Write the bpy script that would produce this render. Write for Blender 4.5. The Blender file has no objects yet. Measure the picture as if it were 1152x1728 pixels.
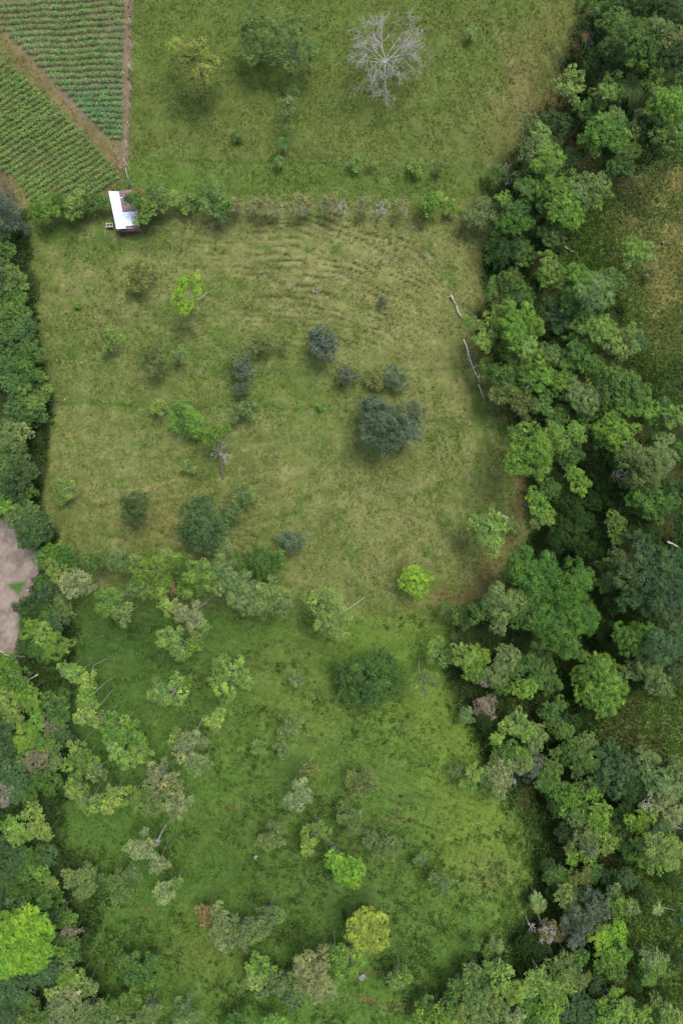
import bpy, math, random
import numpy as np
from mathutils import Vector

C = bpy.context.scene.collection
SC = bpy.context.scene
H = 115.0                     # camera height above the middle of the pasture

# ------------------------------------------------------------------ camera, light, exposure
cam_d = bpy.data.cameras.new('camera'); cam = bpy.data.objects.new('camera', cam_d); C.objects.link(cam)
cam.location = (0, 0, H); cam.rotation_euler = (0, 0, 0)
cam_d.sensor_fit = 'VERTICAL'; cam_d.sensor_height = 36.0
cam_d.lens = 18.0 * H / 86.4
cam_d.clip_start = 0.5; cam_d.clip_end = 5000
SC.camera = cam
SUN_EL, SUN_AZ = math.radians(68), math.radians(42)       # azimuth clockwise from +Y
w = bpy.data.worlds.new('World'); SC.world = w; w.use_nodes = True
nt = w.node_tree; bgn = nt.nodes['Background']
sky = nt.nodes.new('ShaderNodeTexSky'); sky.sky_type = 'NISHITA'; sky.sun_disc = False
sky.sun_elevation = SUN_EL; sky.sun_rotation = SUN_AZ
sky.air_density = 1.0; sky.dust_density = 4.0; sky.ozone_density = 0.6
nt.links.new(sky.outputs[0], bgn.inputs[0]); bgn.inputs[1].default_value = 0.15
sl = bpy.data.lights.new('sun', 'SUN'); sl.energy = 1.8; sl.angle = math.radians(24); sl.color = (1.0, .95, .86)
so = bpy.data.objects.new('sun', sl); C.objects.link(so)
sd = Vector((math.sin(SUN_AZ)*math.cos(SUN_EL), math.cos(SUN_AZ)*math.cos(SUN_EL), math.sin(SUN_EL)))
so.rotation_euler = sd.to_track_quat('Z', 'Y').to_euler(); so.location = sd*300
SC.view_settings.view_transform = 'Standard'; SC.view_settings.look = 'None'
SC.view_settings.exposure = 0.78; SC.view_settings.gamma = 1.0
SC.cycles.max_bounces = 5; SC.cycles.diffuse_bounces = 3; SC.cycles.transmission_bounces = 3

# ------------------------------------------------------------------ noise
def _h(ix, iy, s):
    n = (ix.astype(np.int64)*374761393 + iy.astype(np.int64)*668265263 + s*2147483647) & 0xffffffff
    n = ((n ^ (n >> 13))*1274126177) & 0xffffffff
    return ((n ^ (n >> 16)) & 0xffff)/65535.0
def noise(x, y, s=0):
    x = np.asarray(x, float); y = np.asarray(y, float)
    ix = np.floor(x); iy = np.floor(y); fx = x-ix; fy = y-iy
    fx = fx*fx*(3-2*fx); fy = fy*fy*(3-2*fy)
    a = _h(ix, iy, s); b = _h(ix+1, iy, s); c = _h(ix, iy+1, s); d = _h(ix+1, iy+1, s)
    return (a*(1-fx)+b*fx)*(1-fy)+(c*(1-fx)+d*fx)*fy
def fbm(x, y, s=0, o=4):
    t = 0; a = .5; tot = 0
    for i in range(o):
        t = t+a*noise(np.asarray(x)*2**i+i*17.3, np.asarray(y)*2**i-i*9.1, s+i); tot += a; a *= .55
    return t/tot
def sst(a, b, x):
    t = np.clip((x-a)/(b-a), 0, 1); return t*t*(3-2*t)

# ------------------------------------------------------------------ terrain
GULLY = [(1010,-60),(1000,100),(960,200),(900,330),(885,430),(900,560),(950,700),(965,850),(960,1000),(960,1130),(935,1200),(920,1300),(930,1450),(930,1560),(880,1640),(800,1800)]
GM = [((a-576)*.1, (864-b)*.1) for a, b in GULLY]
def dist_poly(x, y, pts):
    d = np.full(np.shape(x), 1e9)
    for (ax, ay), (bx, by) in zip(pts[:-1], pts[1:]):
        vx, vy = bx-ax, by-ay
        t = np.clip(((x-ax)*vx+(y-ay)*vy)/(vx*vx+vy*vy+1e-9), 0, 1)
        d = np.minimum(d, np.hypot(x-ax-t*vx, y-ay-t*vy))
    return d
def terrain(x, y):
    x = np.asarray(x, float); y = np.asarray(y, float)
    s = np.maximum(0, -y-13+.05*np.abs(x+4))
    z = 15*(np.minimum(s, 90)/72)**1.2 + .12*np.maximum(0, s-90)
    z = z-4.5*np.exp(-(dist_poly(x, y, GM)/8.5)**2)
    z = z+1.2*np.exp(-((x+2)**2+(y-12)**2)/900) - 1.5*sst(20, 90, y-x*.4)
    z = z+1.6*(fbm(x/34, y/34, 5, 2)-.5)+.5*(fbm(x/9, y/9, 8, 2)-.5)
    return z
def ground_at(px, py, dz=0.0):
    """world point on the terrain (+dz) seen at this place of the map"""
    z = 0.0
    for _ in range(12):
        k = (H-z)/H
        X, Y = (px-576)*.1*k, (864-py)*.1*k
        z = float(terrain(X, Y))+dz
    return X, Y, z

# ------------------------------------------------------------------ mesh helpers
def mesh(name, V, F, mat=None, tone=None, tint=None, smooth=False):
    V = np.asarray(V, np.float32); F = np.asarray(F, np.int32)
    me = bpy.data.meshes.new(name); n, k = F.shape
    me.vertices.add(len(V)); me.vertices.foreach_set('co', V.ravel())
    me.loops.add(n*k); me.loops.foreach_set('vertex_index', F.ravel())
    me.polygons.add(n); me.polygons.foreach_set('loop_start', np.arange(0, n*k, k, dtype=np.int32))
    me.polygons.foreach_set('loop_total', np.full(n, k, np.int32))
    if smooth: me.polygons.foreach_set('use_smooth', np.ones(n, bool))
    if tone is not None:
        a = me.attributes.new('tone', 'FLOAT', 'FACE'); a.data.foreach_set('value', np.asarray(tone, np.float32))
    if tint is not None:
        dom = 'POINT' if len(tint) == len(V) else 'FACE'
        a = me.attributes.new('tint', 'FLOAT_COLOR', dom)
        c = np.ones((len(tint), 4), np.float32); c[:, :3] = tint; a.data.foreach_set('color', c.ravel())
    me.update(calc_edges=True)
    if mat: me.materials.append(mat)
    return me
def obj(name, me, parent=None, loc=None):
    o = bpy.data.objects.new(name, me); C.objects.link(o)
    if parent: o.parent = parent
    if loc is not None: o.location = loc
    return o
def tag(o, label=None, cat=None, group=None, kind=None):
    if label: o['label'] = label
    if cat: o['category'] = cat
    if group: o['group'] = group
    if kind: o['kind'] = kind
    return o
def empty(name, loc):
    o = bpy.data.objects.new(name, None); C.objects.link(o); o.location = loc; o.empty_display_size = .3; return o

def leaves(P, N, L, asp, rng, droop=0.0):
    """rhombic leaf faces at P facing N"""
    n = len(P); N = N/np.maximum(np.linalg.norm(N, axis=1, keepdims=True), 1e-6)
    R = rng.normal(size=(n, 3)); T = np.cross(N, R); T /= np.maximum(np.linalg.norm(T, axis=1, keepdims=True), 1e-6)
    B = np.cross(N, T); L = np.broadcast_to(np.asarray(L), (n,))[:, None]
    V = np.stack([P-T*L*.5, P+B*L*asp*.5+N*L*.06, P+T*L*.5-N*L*.12, P-B*L*asp*.5+N*L*.06], 1).reshape(-1, 3)
    return V, np.arange(4*n).reshape(n, 4)
def tube(pts, rad, sides=6):
    pts = np.asarray(pts, float); m = len(pts); V = []
    for i in range(m):
        d = pts[min(i+1, m-1)]-pts[max(i-1, 0)]; d = d/max(np.linalg.norm(d), 1e-6)
        a = np.cross(d, [0.31, .95, .1]); a /= max(np.linalg.norm(a), 1e-6); b = np.cross(d, a)
        t = np.arange(sides)*2*math.pi/sides
        V.append(pts[i]+rad[i]*(np.cos(t)[:, None]*a+np.sin(t)[:, None]*b))
    V = np.concatenate(V+[pts[-1:]]); F = []
    for i in range(m-1):
        for j in range(sides):
            k = (j+1) % sides; F.append((i*sides+j, i*sides+k, (i+1)*sides+k, (i+1)*sides+j))
    e = len(V)-1
    for j in range(0, sides-1, 2): F.append(((m-1)*sides+j, (m-1)*sides+(j+1) % sides, (m-1)*sides+(j+2) % sides, e))
    return V, np.array(F)
def join(parts):
    V = []; F = []; o = 0
    for v, f in parts: V.append(v); F.append(f+o); o += len(v)
    return np.concatenate(V), np.concatenate(F)
def prism(top, th):
    """slab from a polygon of 3-D corners, th thick downwards; mixed n-gons -> returned as a pydata pair"""
    n = len(top); V = [tuple(p) for p in top]+[(p[0], p[1], p[2]-th) for p in top]
    F = [tuple(range(n)), tuple(range(2*n-1, n-1, -1))]+[(i, n+i, n+(i+1) % n, (i+1) % n) for i in range(n)]
    return V, F
def pymesh(name, parts, mat):
    V = []; F = []
    for v, f in parts:
        o = len(V); V += [tuple(p) for p in v]; F += [tuple(i+o for i in q) for q in f]
    me = bpy.data.meshes.new(name); me.from_pydata(V, [], F); me.validate(); me.update()
    import bmesh
    b = bmesh.new(); b.from_mesh(me); bmesh.ops.recalc_face_normals(b, faces=b.faces); b.to_mesh(me); b.free()
    me.materials.append(mat); return me

# ------------------------------------------------------------------ materials
def new_mat(name):
    m = bpy.data.materials.new(name); m.use_nodes = True; nt = m.node_tree
    for n in list(nt.nodes): nt.nodes.remove(n)
    out = nt.nodes.new('ShaderNodeOutputMaterial'); return m, nt, out
def N(nt, t, **kw):
    n = nt.nodes.new('ShaderNode'+t)
    for k, v in kw.items(): setattr(n, k, v)
    return n
def mul(nt, a, b, fac=1.0):
    m = N(nt, 'MixRGB', blend_type='MULTIPLY'); m.inputs[0].default_value = fac
    nt.links.new(a, m.inputs[1]); nt.links.new(b, m.inputs[2]); return m.outputs[0]
def ramp(nt, src, stops):
    r = N(nt, 'ValToRGB'); e = r.color_ramp.elements
    while len(e) < len(stops): e.new(.5)
    for i, (p, c) in enumerate(stops): e[i].position = p; e[i].color = (*c, 1)
    nt.links.new(src, r.inputs[0]); return r.outputs[0]
def leaf_material():
    m, nt, out = new_mat('leaf'); oi = N(nt, 'ObjectInfo'); at = N(nt, 'Attribute', attribute_name='tone')
    var = ramp(nt, at.outputs['Fac'], [(0, (.4, .48, .5)), (.45, (.95, .97, .88)), (.8, (1.45, 1.36, 1.15)), (1, (2.1, 1.85, 1.6))])
    col = mul(nt, oi.outputs['Color'], var); tc = N(nt, 'TexCoord'); nz = N(nt, 'TexNoise'); nz.inputs['Scale'].default_value = .75; nz.inputs['Detail'].default_value = 3; nt.links.new(tc.outputs['Object'], nz.inputs['Vector'])
    col = mul(nt, col, ramp(nt, nz.outputs[0], [(.32, (.66, .76, .82)), (.5, (1, 1, 1)), (.68, (1.26, 1.2, 1.02))]))
    d = N(nt, 'BsdfPrincipled'); d.inputs['Roughness'].default_value = .6; d.inputs['Specular IOR Level'].default_value = .25
    t = N(nt, 'BsdfTranslucent'); mx = N(nt, 'MixShader'); mx.inputs[0].default_value = .2
    nt.links.new(col, d.inputs['Base Color']); nt.links.new(col, t.inputs[0])
    nt.links.new(d.outputs[0], mx.inputs[1]); nt.links.new(t.outputs[0], mx.inputs[2]); nt.links.new(mx.outputs[0], out.inputs[0]); return m
def tint_leaf_material():
    m, nt, out = new_mat('low_growth'); at = N(nt, 'Attribute', attribute_name='tint')
    d = N(nt, 'BsdfDiffuse'); t = N(nt, 'BsdfTranslucent'); mx = N(nt, 'MixShader'); mx.inputs[0].default_value = .25
    nt.links.new(at.outputs['Color'], d.inputs[0]); nt.links.new(at.outputs['Color'], t.inputs[0])
    nt.links.new(d.outputs[0], mx.inputs[1]); nt.links.new(t.outputs[0], mx.inputs[2]); nt.links.new(mx.outputs[0], out.inputs[0]); return m
def ground_material():
    m, nt, out = new_mat('pasture_ground'); at = N(nt, 'Attribute', attribute_name='tint'); tc = N(nt, 'TexCoord')
    col = at.outputs['Color']
    for sc, lo, hi, det in ((1.6, .87, 1.15, 6), (.45, .84, 1.18, 5), (9.0, .88, 1.13, 3)):
        nz = N(nt, 'TexNoise'); nz.inputs['Scale'].default_value = sc; nz.inputs['Detail'].default_value = det
        nt.links.new(tc.outputs['Object'], nz.inputs['Vector'])
        col = mul(nt, col, ramp(nt, nz.outputs[0], [(.3, (lo, lo, lo)), (.7, (hi, hi, hi))]))
    d = N(nt, 'BsdfDiffuse'); nt.links.new(col, d.inputs[0])
    nz = N(nt, 'TexNoise'); nz.inputs['Scale'].default_value = 4; nz.inputs['Detail'].default_value = 6; nt.links.new(tc.outputs['Object'], nz.inputs['Vector'])
    bp = N(nt, 'Bump'); bp.inputs['Strength'].default_value = .6; bp.inputs['Distance'].default_value = .25
    nt.links.new(nz.outputs[0], bp.inputs['Height']); nt.links.new(bp.outputs[0], d.inputs['Normal'])
    nt.links.new(d.outputs[0], out.inputs[0]); return m
def plain(name, col, rough=.7, noise_sc=6, lo=.7, hi=1.2, metal=0.0, use_obj=False, stretch=None):
    m, nt, out = new_mat(name); tc = N(nt, 'TexCoord'); nz = N(nt, 'TexNoise'); nz.inputs['Scale'].default_value = noise_sc; nz.inputs['Detail'].default_value = 5
    if stretch:
        mp = N(nt, 'Mapping'); mp.inputs['Scale'].default_value = stretch; nt.links.new(tc.outputs['Object'], mp.inputs[0]); nt.links.new(mp.outputs[0], nz.inputs['Vector'])
    else: nt.links.new(tc.outputs['Object'], nz.inputs['Vector'])
    if use_obj: src = N(nt, 'ObjectInfo').outputs['Color']
    else:
        rgb = N(nt, 'RGB'); rgb.outputs[0].default_value = (*col, 1); src = rgb.outputs[0]
    c = mul(nt, src, ramp(nt, nz.outputs[0], [(.3, (lo,)*3), (.7, (hi,)*3)]))
    p = N(nt, 'BsdfPrincipled'); p.inputs['Roughness'].default_value = rough; p.inputs['Metallic'].default_value = metal
    nt.links.new(c, p.inputs['Base Color']); nt.links.new(p.outputs[0], out.inputs[0]); return m
LEAF = leaf_material(); LOW = tint_leaf_material(); GROUND = ground_material()
BARK = plain('bark', (.2, .17, .13), .85, 5, .6, 1.3, use_obj=True)
WHITE_TIN = plain('white_roof_sheet', (.6, .67, .74), .45, 1.6, .72, 1.1)
MAROON_TIN = plain('maroon_roof_sheet', (.12, .06, .075), .55, 2.5, .7, 1.3)
TIMBER = plain('weathered_timber', (.26, .22, .18), .85, 4, .6, 1.25)
STONE = plain('stone', (.2, .19, .2), .9, 5, .6, 1.3, use_obj=True)
WIRE = plain('fence_wire', (.2, .2, .19), .6)

# ------------------------------------------------------------------ ground colour by kind of cover (map coordinates)
def inpoly(px, py, poly):
    r = np.zeros(np.shape(px), bool); n = len(poly)
    for i in range(n):
        (x1, y1), (x2, y2) = poly[i], poly[(i+1) % n]
        if y1 == y2: continue
        c = ((y1 > py) != (y2 > py)) & (px < (x2-x1)*(py-y1)/(y2-y1)+x1); r ^= c
    return r
def pmask(px, py, poly, soft):
    d = dist_poly(px, py, list(poly)+[poly[0]])
    return sst(-soft, soft, np.where(inpoly(px, py, poly), d, -d))
CORN_A = [(-20,30),(2,55),(206,272),(217,262),(217,-20),(-20,-20)]
CORN_B = [(-20,85),(0,92),(196,278),(200,304),(182,320),(150,340),(60,347),(30,300),(-20,280)]
FOREST = [(985,-40),(950,130),(885,230),(838,330),(822,420),(805,560),(850,660),(878,800),(895,900),(835,1000),(775,1040),(740,1095),(765,1180),(825,1300),(890,1400),(905,1540),(780,1640),(690,1760),(1500,1760),(1500,-40)]
ROUGH = [[(1000,310),(1152,270),(1400,270),(1400,700),(1152,700),(1085,650),(1040,520),(950,455),(965,375)],
         [(1000,1245),(1055,1185),(1152,1150),(1400,1150),(1400,1320),(1152,1320),(1090,1275)],
         [(1062,1470),(1152,1440),(1400,1440),(1400,1760),(1080,1760),(1050,1600)]]
LEFTWOOD = [(-300,1105),(60,1110),(120,1090),(132,1250),(105,1420),(185,1500),(145,1640),(235,1760),(-300,1760)]
HEDGE = [(-300,372),(45,358),(60,520),(75,620),(88,700),(66,850),(100,900),(90,1000),(132,1060),(120,1120),(30,1120),(55,1000),(68,945),(30,870),(-300,860)]
PLOT = [(-300,865),(20,875),(65,930),(70,955),(52,1010),(38,1040),(40,1110),(-300,1110)]
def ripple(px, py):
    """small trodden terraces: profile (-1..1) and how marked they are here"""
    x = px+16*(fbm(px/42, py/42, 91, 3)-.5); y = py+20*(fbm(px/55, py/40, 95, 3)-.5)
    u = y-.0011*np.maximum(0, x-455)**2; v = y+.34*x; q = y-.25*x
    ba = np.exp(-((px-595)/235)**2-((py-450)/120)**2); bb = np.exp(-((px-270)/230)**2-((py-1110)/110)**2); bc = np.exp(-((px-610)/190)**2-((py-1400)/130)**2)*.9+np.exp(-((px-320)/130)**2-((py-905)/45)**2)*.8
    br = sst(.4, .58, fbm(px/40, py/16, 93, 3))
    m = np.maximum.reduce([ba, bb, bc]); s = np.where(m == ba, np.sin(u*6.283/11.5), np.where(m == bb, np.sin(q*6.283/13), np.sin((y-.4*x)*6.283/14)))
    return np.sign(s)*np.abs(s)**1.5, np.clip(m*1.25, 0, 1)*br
def cover(px, py, X, Y):
    """per-point ground colour, from what grows or lies there"""
    wx = px+34*(fbm(px/60, py/60, 31, 3)-.5); wy = py+34*(fbm(px/60, py/60, 47, 3)-.5)
    c = np.zeros((len(px), 3)); c[:] = (.074, .1, .026)
    def lay(mask, col):
        nonlocal c
        mask = np.clip(mask, 0, 1)[:, None]; c = c*(1-mask)+np.array(col)*mask
    def blob(cx, cy, rx, ry, col, s=1.0, rot=0):
        dx, dy = wx-cx, wy-cy; r = math.radians(rot); u = (dx*math.cos(r)+dy*math.sin(r))/rx; v = (-dx*math.sin(r)+dy*math.cos(r))/ry
        lay(s*np.exp(-(u*u+v*v)), col)
    n1 = fbm(px/38, py/38, 3, 4); n2 = fbm(px/12, py/12, 4, 3); n3 = fbm(px/110, py/110, 7, 3)
    DRY = (.13, .142, .05); MIX = (.088, .117, .032); GRN = (.066, .11, .022); LUSH = (.03, .07, .016); BRI = (.088, .145, .023); BRN = (.125, .092, .045)
    mid = sst(335, 370, wy)*(1-sst(1000, 1045, wy-.06*(wx-400)))
    lay(mid, MIX)
    blob(560, 440, 270, 120, DRY, .95, 8); blob(720, 600, 110, 150, DRY, .6); blob(180, 760, 130, 110, DRY, .62); blob(250, 500, 120, 90, DRY, .4)
    blob(640, 900, 170, 110, DRY, .62); blob(470, 800, 100, 70, DRY, .35); blob(800, 790, 70, 130, MIX, .5)
    blob(170, 400, 130, 40, (.05, .092, .02), .85); blob(380, 600, 130, 60, GRN, .5); blob(450, 660, 120, 40, GRN, .45); blob(280, 880, 90, 60, (.115, .115, .036), .7); blob(840, 700, 36, 120, GRN, .5)
    blob(560, 308, 330, 30, (.055, .1, .02), .9); blob(300, 305, 90, 30, (.06, .12, .022), .8); blob(900, 130, 60, 130, BRN, .55, 25); blob(760, 150, 130, 120, MIX, .35); blob(400, 60, 130, 60, GRN, .4)
    # the grassy slope
    sl_ = sst(1015, 1060, wy-.05*(wx-400)); lay(sl_, (.06, .114, .023))
    blob(220, 1070, 150, 75, LUSH, .95, 12); blob(420, 1055, 130, 32, (.052, .1, .02), .7); blob(160, 1290, 90, 110, LUSH, .7)
    blob(640, 1060, 130, 35, BRI, .6); blob(740, 1190, 110, 90, BRI, .85, 25); blob(790, 1390, 75, 120, (.1, .152, .025), .85, -15); blob(830, 1470, 45, 36, (.14, .15, .05), .55)
    blob(470, 1110, 70, 40, MIX, .45, -20); blob(520, 1190, 90, 60, (.1, .135, .03), .5); blob(350, 1600, 80, 70, (.09, .12, .026), .7); blob(540, 1520, 210, 150, (.042, .076, .019), .5); blob(330, 1450, 120, 70, LUSH, .5); blob(230, 1590, 60, 60, LUSH, .5)
    for bx, by, rx, ry, s in ((620,1692,45,9,.85),(690,1694,36,9,.8),(505,1350,40,5,.5),(655,1390,50,6,.6),(350,1420,20,6,.4),(150,1438,14,6,.4),(390,1365,22,9,.5),(600,1605,40,8,.4),(640,1640,40,7,.4),(240,1535,10,8,.6),(190,884,12,4,.8)):
        blob(bx, by, rx*.8, ry*.7, (.125, .08, .045), s*.8)
    # mottling : dead straw, green tufts
    lay(sst(.55, .75, n1)*.55*mid, DRY); lay(sst(.58, .78, fbm(px/30, py/30, 71, 4))*.6*(mid+.4), GRN)
    lay(sst(.6, .75, n2)*.25*mid, (.22, .2, .1)); lay(sst(.6, .8, n3)*.35, (.06, .1, .02))
    # cattle terraces: bare strips along the contour
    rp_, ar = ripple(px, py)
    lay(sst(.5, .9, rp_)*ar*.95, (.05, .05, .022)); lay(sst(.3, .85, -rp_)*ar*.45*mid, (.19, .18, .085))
    for ax, ay, sx, sy, cxx, cyy, rx, ry in ((.92,.38,55,5.5,450,480,420,190), (.2,.98,60,5,790,720,110,330), (.97,-.2,60,6,330,820,260,130), (.3,.95,55,5,860,130,120,140), (.94,.3,60,6,620,1150,420,260)):
        u = (px*ax+py*ay)/sx+.5*n3; v = (-px*ay+py*ax)/sy; sk = fbm(u, v, int(cxx), 3); wt = np.exp(-((px-cxx)/rx)**2-((py-cyy)/ry)**2)
        lay(sst(.56, .72, sk)*wt*.42, (.06, .078, .024)); lay(sst(.56, .72, 1-sk)*wt*.3*np.where(py < 1020, 1, .4), (.2, .19, .09))
    # fields and woods
    lay(pmask(wx, py, [(-300,-60),(218,-60),(218,268),(202,300),(190,330),(150,352),(40,356),(20,345),(-300,345)], 4), (.105, .105, .04))
    ca = np.maximum(pmask(px, py, CORN_A, 4), 0); lay(ca*.8*sst(.35, .6, n1), (.15, .118, .088)); lay(ca*.5, (.115, .1, .06))
    cb = pmask(px, py, CORN_B, 4); lay(cb*.5*sst(.45, .62, n1), (.12, .1, .065)); lay(cb*.5, (.085, .1, .035))
    lay(np.exp(-(dist_poly(wx*.3+px*.7, py, [(-10,40),(60,120),(115,185),(205,285)])/4.5)**2)*.85, (.125, .098, .05))
    lay(np.exp(-(dist_poly(px+4*(n2-.5)*4, py, [(218,-20),(217,100),(213,250),(203,290)])/5.0)**2)*.9, (.15, .116, .08))
    lay(pmask(wx, wy, [(-60,288),(8,290),(34,342),(-60,366)], 12)*.75, (.085, .062, .04))
    lay(pmask(px*.4+wx*.6+10*(n2-.5), py*.4+wy*.6+14*(n2-.5), PLOT, 5), (.2, .168, .142)); lay(pmask(wx, wy, PLOT, 7)*sst(.42, .62, fbm(px/9+py/14, py/22-px/30, 61, 4))*.8, (.14, .108, .095))
    lay(pmask(px, py, [(12,985),(45,980),(32,1008)], 5), (.05, .1, .02)); lay(pmask(wx, wy, [(-20,655),(16,668),(20,705),(-20,735)], 5), (.2, .14, .13))
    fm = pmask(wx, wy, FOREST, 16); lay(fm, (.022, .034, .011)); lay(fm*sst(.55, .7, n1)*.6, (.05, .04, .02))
    for rp in ROUGH: lay(pmask(wx, wy, rp, 14), (.066, .108, .025))
    lay(pmask(wx, wy, ROUGH[0], 14)*(.35+.65*sst(.42, .62, n1))*sst(1000, 1120, px+.3*(430-py))*(1-sst(520, 660, py-.35*(px-1100))), (.2, .195, .075)); lay(pmask(wx, wy, ROUGH[1], 14)*sst(.4, .6, n1)*.5, (.075, .068, .028))
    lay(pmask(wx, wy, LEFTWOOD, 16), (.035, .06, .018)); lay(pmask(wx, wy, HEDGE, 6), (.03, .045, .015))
    # brown trodden edge of the wood, fence lines, field tracks
    lay(np.exp(-(dist_poly(wx, wy, [(985,60),(950,150),(900,215)])/14)**2)*.6, (.1, .06, .03)); lay(np.exp(-(dist_poly(wx, wy, [(795,420),(800,500),(815,620)])/8)**2)*.35, (.1, .07, .03))
    lay(np.exp(-(dist_poly(wx, wy, [(880,800),(870,880),(800,1000),(740,1010)])/16)**2)*.5, (.115, .07, .035))
    for pl, s in (([(225,268),(830,283)], .8), ([(60,677),(560,690),(640,700),(870,728)], .9), ([(75,606),(560,632),(790,618)], .5), ([(385,345),(870,352)], .35)):
        lay(np.exp(-(dist_poly(px, py+3*(n2-.5)*4, pl)/2.6)**2)*s, (.055, .1, .02))
    lay(np.exp(-(dist_poly(px, py, [(765,342),(815,352)])/2.5)**2)*.8, (.13, .08, .035))
    for cx, cy, rx, ry in ((232,327,12,6),(300,335,10,5),(180,352,8,14),(216,396,26,5),(242,372,5,16)): blob(cx, cy, rx, ry, (.13, .08, .055), .6)
    for i in range(70):      # droppings, ant mounds, bare spots
        r = random.Random(i*7+1); blob(r.uniform(90, 880), r.uniform(360, 1000), r.uniform(2, 5), r.uniform(1.5, 4), (.25, .2, .13) if i % 2 else (.08, .06, .03), .55)
    return c

def to_map(X, Y, Z):
    k = H/(H-Z); return X*k*10+576, 864-Y*k*10
def axis(lo, hi, step, far, grow=1.35):
    a = list(np.arange(lo, hi+step*.5, step)); s = step
    while a[-1] < far: s *= grow; a.append(a[-1]+s)
    b = []; s = step; v = lo
    while v > -far: s *= grow; v -= s; b.append(v)
    return np.array(b[::-1]+a)
def build_ground():
    xs = axis(-66, 66, .36, 1500); ys = axis(-94, 94, .36, 1500)
    gx, gy = np.meshgrid(xs, ys); x = gx.ravel(); y = gy.ravel(); z = terrain(x, y)
    near = ((np.abs(x) < 68) & (np.abs(y) < 96))
    px, py = to_map(x, y, z)
    m = z.copy()
    z = z+near*(.3*(fbm(x/1.1, y/1.1, 21, 3)-.5)+.25*(fbm(x/4, y/4, 22, 2)-.5))
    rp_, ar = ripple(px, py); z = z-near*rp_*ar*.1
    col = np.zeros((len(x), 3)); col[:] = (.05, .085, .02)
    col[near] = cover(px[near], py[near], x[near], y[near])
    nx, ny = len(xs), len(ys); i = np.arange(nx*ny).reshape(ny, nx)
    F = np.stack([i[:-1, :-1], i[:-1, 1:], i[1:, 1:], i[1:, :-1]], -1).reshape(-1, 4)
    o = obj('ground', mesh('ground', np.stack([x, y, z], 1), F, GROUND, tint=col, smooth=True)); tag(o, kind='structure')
build_ground()

# ------------------------------------------------------------------ grass, weeds, undergrowth (what nobody could count)
def scatter(n, rng, lo=(-20, -20), hi=(1172, 1748)):
    px = rng.uniform(lo[0], hi[0], n); py = rng.uniform(lo[1], hi[1], n); X = (px-576)*.1; Y = (864-py)*.1; z = np.zeros(n)
    for _ in range(5):
        k = (H-z)/H; X = (px-576)*.1*k; Y = (864-py)*.1*k; z = terrain(X, Y)
    return px, py, X, Y, z
def blades(X, Y, Z, col, hgt, spread, wid, nb, rng):
    n = len(X); V = []; T = []
    for b in range(nb):
        a = rng.uniform(0, 2*math.pi, n); s = spread*rng.uniform(.4, 1.2, n); h = hgt*rng.uniform(.5, 1.2, n); ox = rng.normal(0, .5, n)*spread; oy = rng.normal(0, .5, n)*spread
        dx, dy = np.cos(a), np.sin(a); bx, by = X+ox, Y+oy; q = wid*.5
        V.append(np.stack([np.stack([bx-dy*q, by+dx*q, Z-.02], 1), np.stack([bx+dy*q, by-dx*q, Z-.02], 1),
                           np.stack([bx+dx*s*.6+dy*q, by+dy*s*.6-dx*q, Z+h], 1), np.stack([bx+dx*s, by+dy*s, Z+h*.85], 1)], 1))
        T.append(col*rng.uniform(.88, 1.16, (n, 1)))
    V = np.concatenate(V).reshape(-1, 3); return V, np.arange(len(V)).reshape(-1, 4), np.concatenate(T)
def build_grass():
    rng = np.random.default_rng(5)
    px, py, X, Y, Z = scatter(200000, rng)
    skip = inpoly(px, py, FOREST) & (rng.random(len(px)) < .6) | inpoly(px, py, PLOT) | (inpoly(px, py, CORN_A) & (rng.random(len(px)) < .7)) | (inpoly(px, py, LEFTWOOD) & (rng.random(len(px)) < .5))
    k = ~skip; px, py, X, Y, Z = px[k], py[k], X[k], Y[k], Z[k]
    c = cover(px, py, X, Y); j = rng.random((len(px), 1)); c = c*np.where(j < .3, [1.15, 1.0, 1.0], np.where(j < .6, [.8, 1.1, .8], [1, 1, 1]))
    V, F, T = blades(X, Y, Z+.04, c*1.1, .11, .15, .075, 3, rng)
    tag(obj('grass', mesh('grass', V, F, LOW, tint=T)), 'short grazed grass in green and straw tufts over the pasture', 'grass', kind='stuff')
    px, py, X, Y, Z = scatter(9500, rng)
    k = (rng.random(len(px)) < sst(.38, .62, fbm(px/50, py/50, 33, 3))) & ~inpoly(px, py, FOREST) & ~inpoly(px, py, PLOT) & ~inpoly(px, py, CORN_A) & ~inpoly(px, py, CORN_B) & ~inpoly(px, py, LEFTWOOD)
    px, py, X, Y, Z = px[k], py[k], X[k], Y[k], Z[k]; c = cover(px, py, X, Y)*rng.uniform(1.0, 1.7, (len(px), 1))*np.where(rng.random((len(px), 1)) < .4, [.8, 1.05, .8], [1.1, 1, 1])
    V, F, T = blades(X, Y, Z+.03, c, .2, .27, .085, 7, rng)
    tag(obj('grass_tussocks', mesh('grass_tussocks', V, F, LOW, tint=T)), 'taller uneven grass tussocks standing in the grazed pasture', 'grass', kind='stuff')
    # rank tall grass in the openings east of the wooded gully
    px, py, X, Y, Z = scatter(30000, rng, (940, 270), (1172, 1748))
    k = np.zeros(len(px), bool)
    for rp in ROUGH: k |= inpoly(px, py, rp)
    px, py, X, Y, Z = px[k], py[k], X[k], Y[k], Z[k]; c = cover(px, py, X, Y)
    c = c*rng.uniform(.7, 1.5, (len(px), 1))
    V, F, T = blades(X, Y, Z, c*1.8, .6, .75, .12, 4, rng)
    tag(obj('tall_grass', mesh('tall_grass', V, F, LOW, tint=T)), 'rank brown and green tall grass in the clearing beyond the gully trees', 'grass', kind='stuff')
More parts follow.
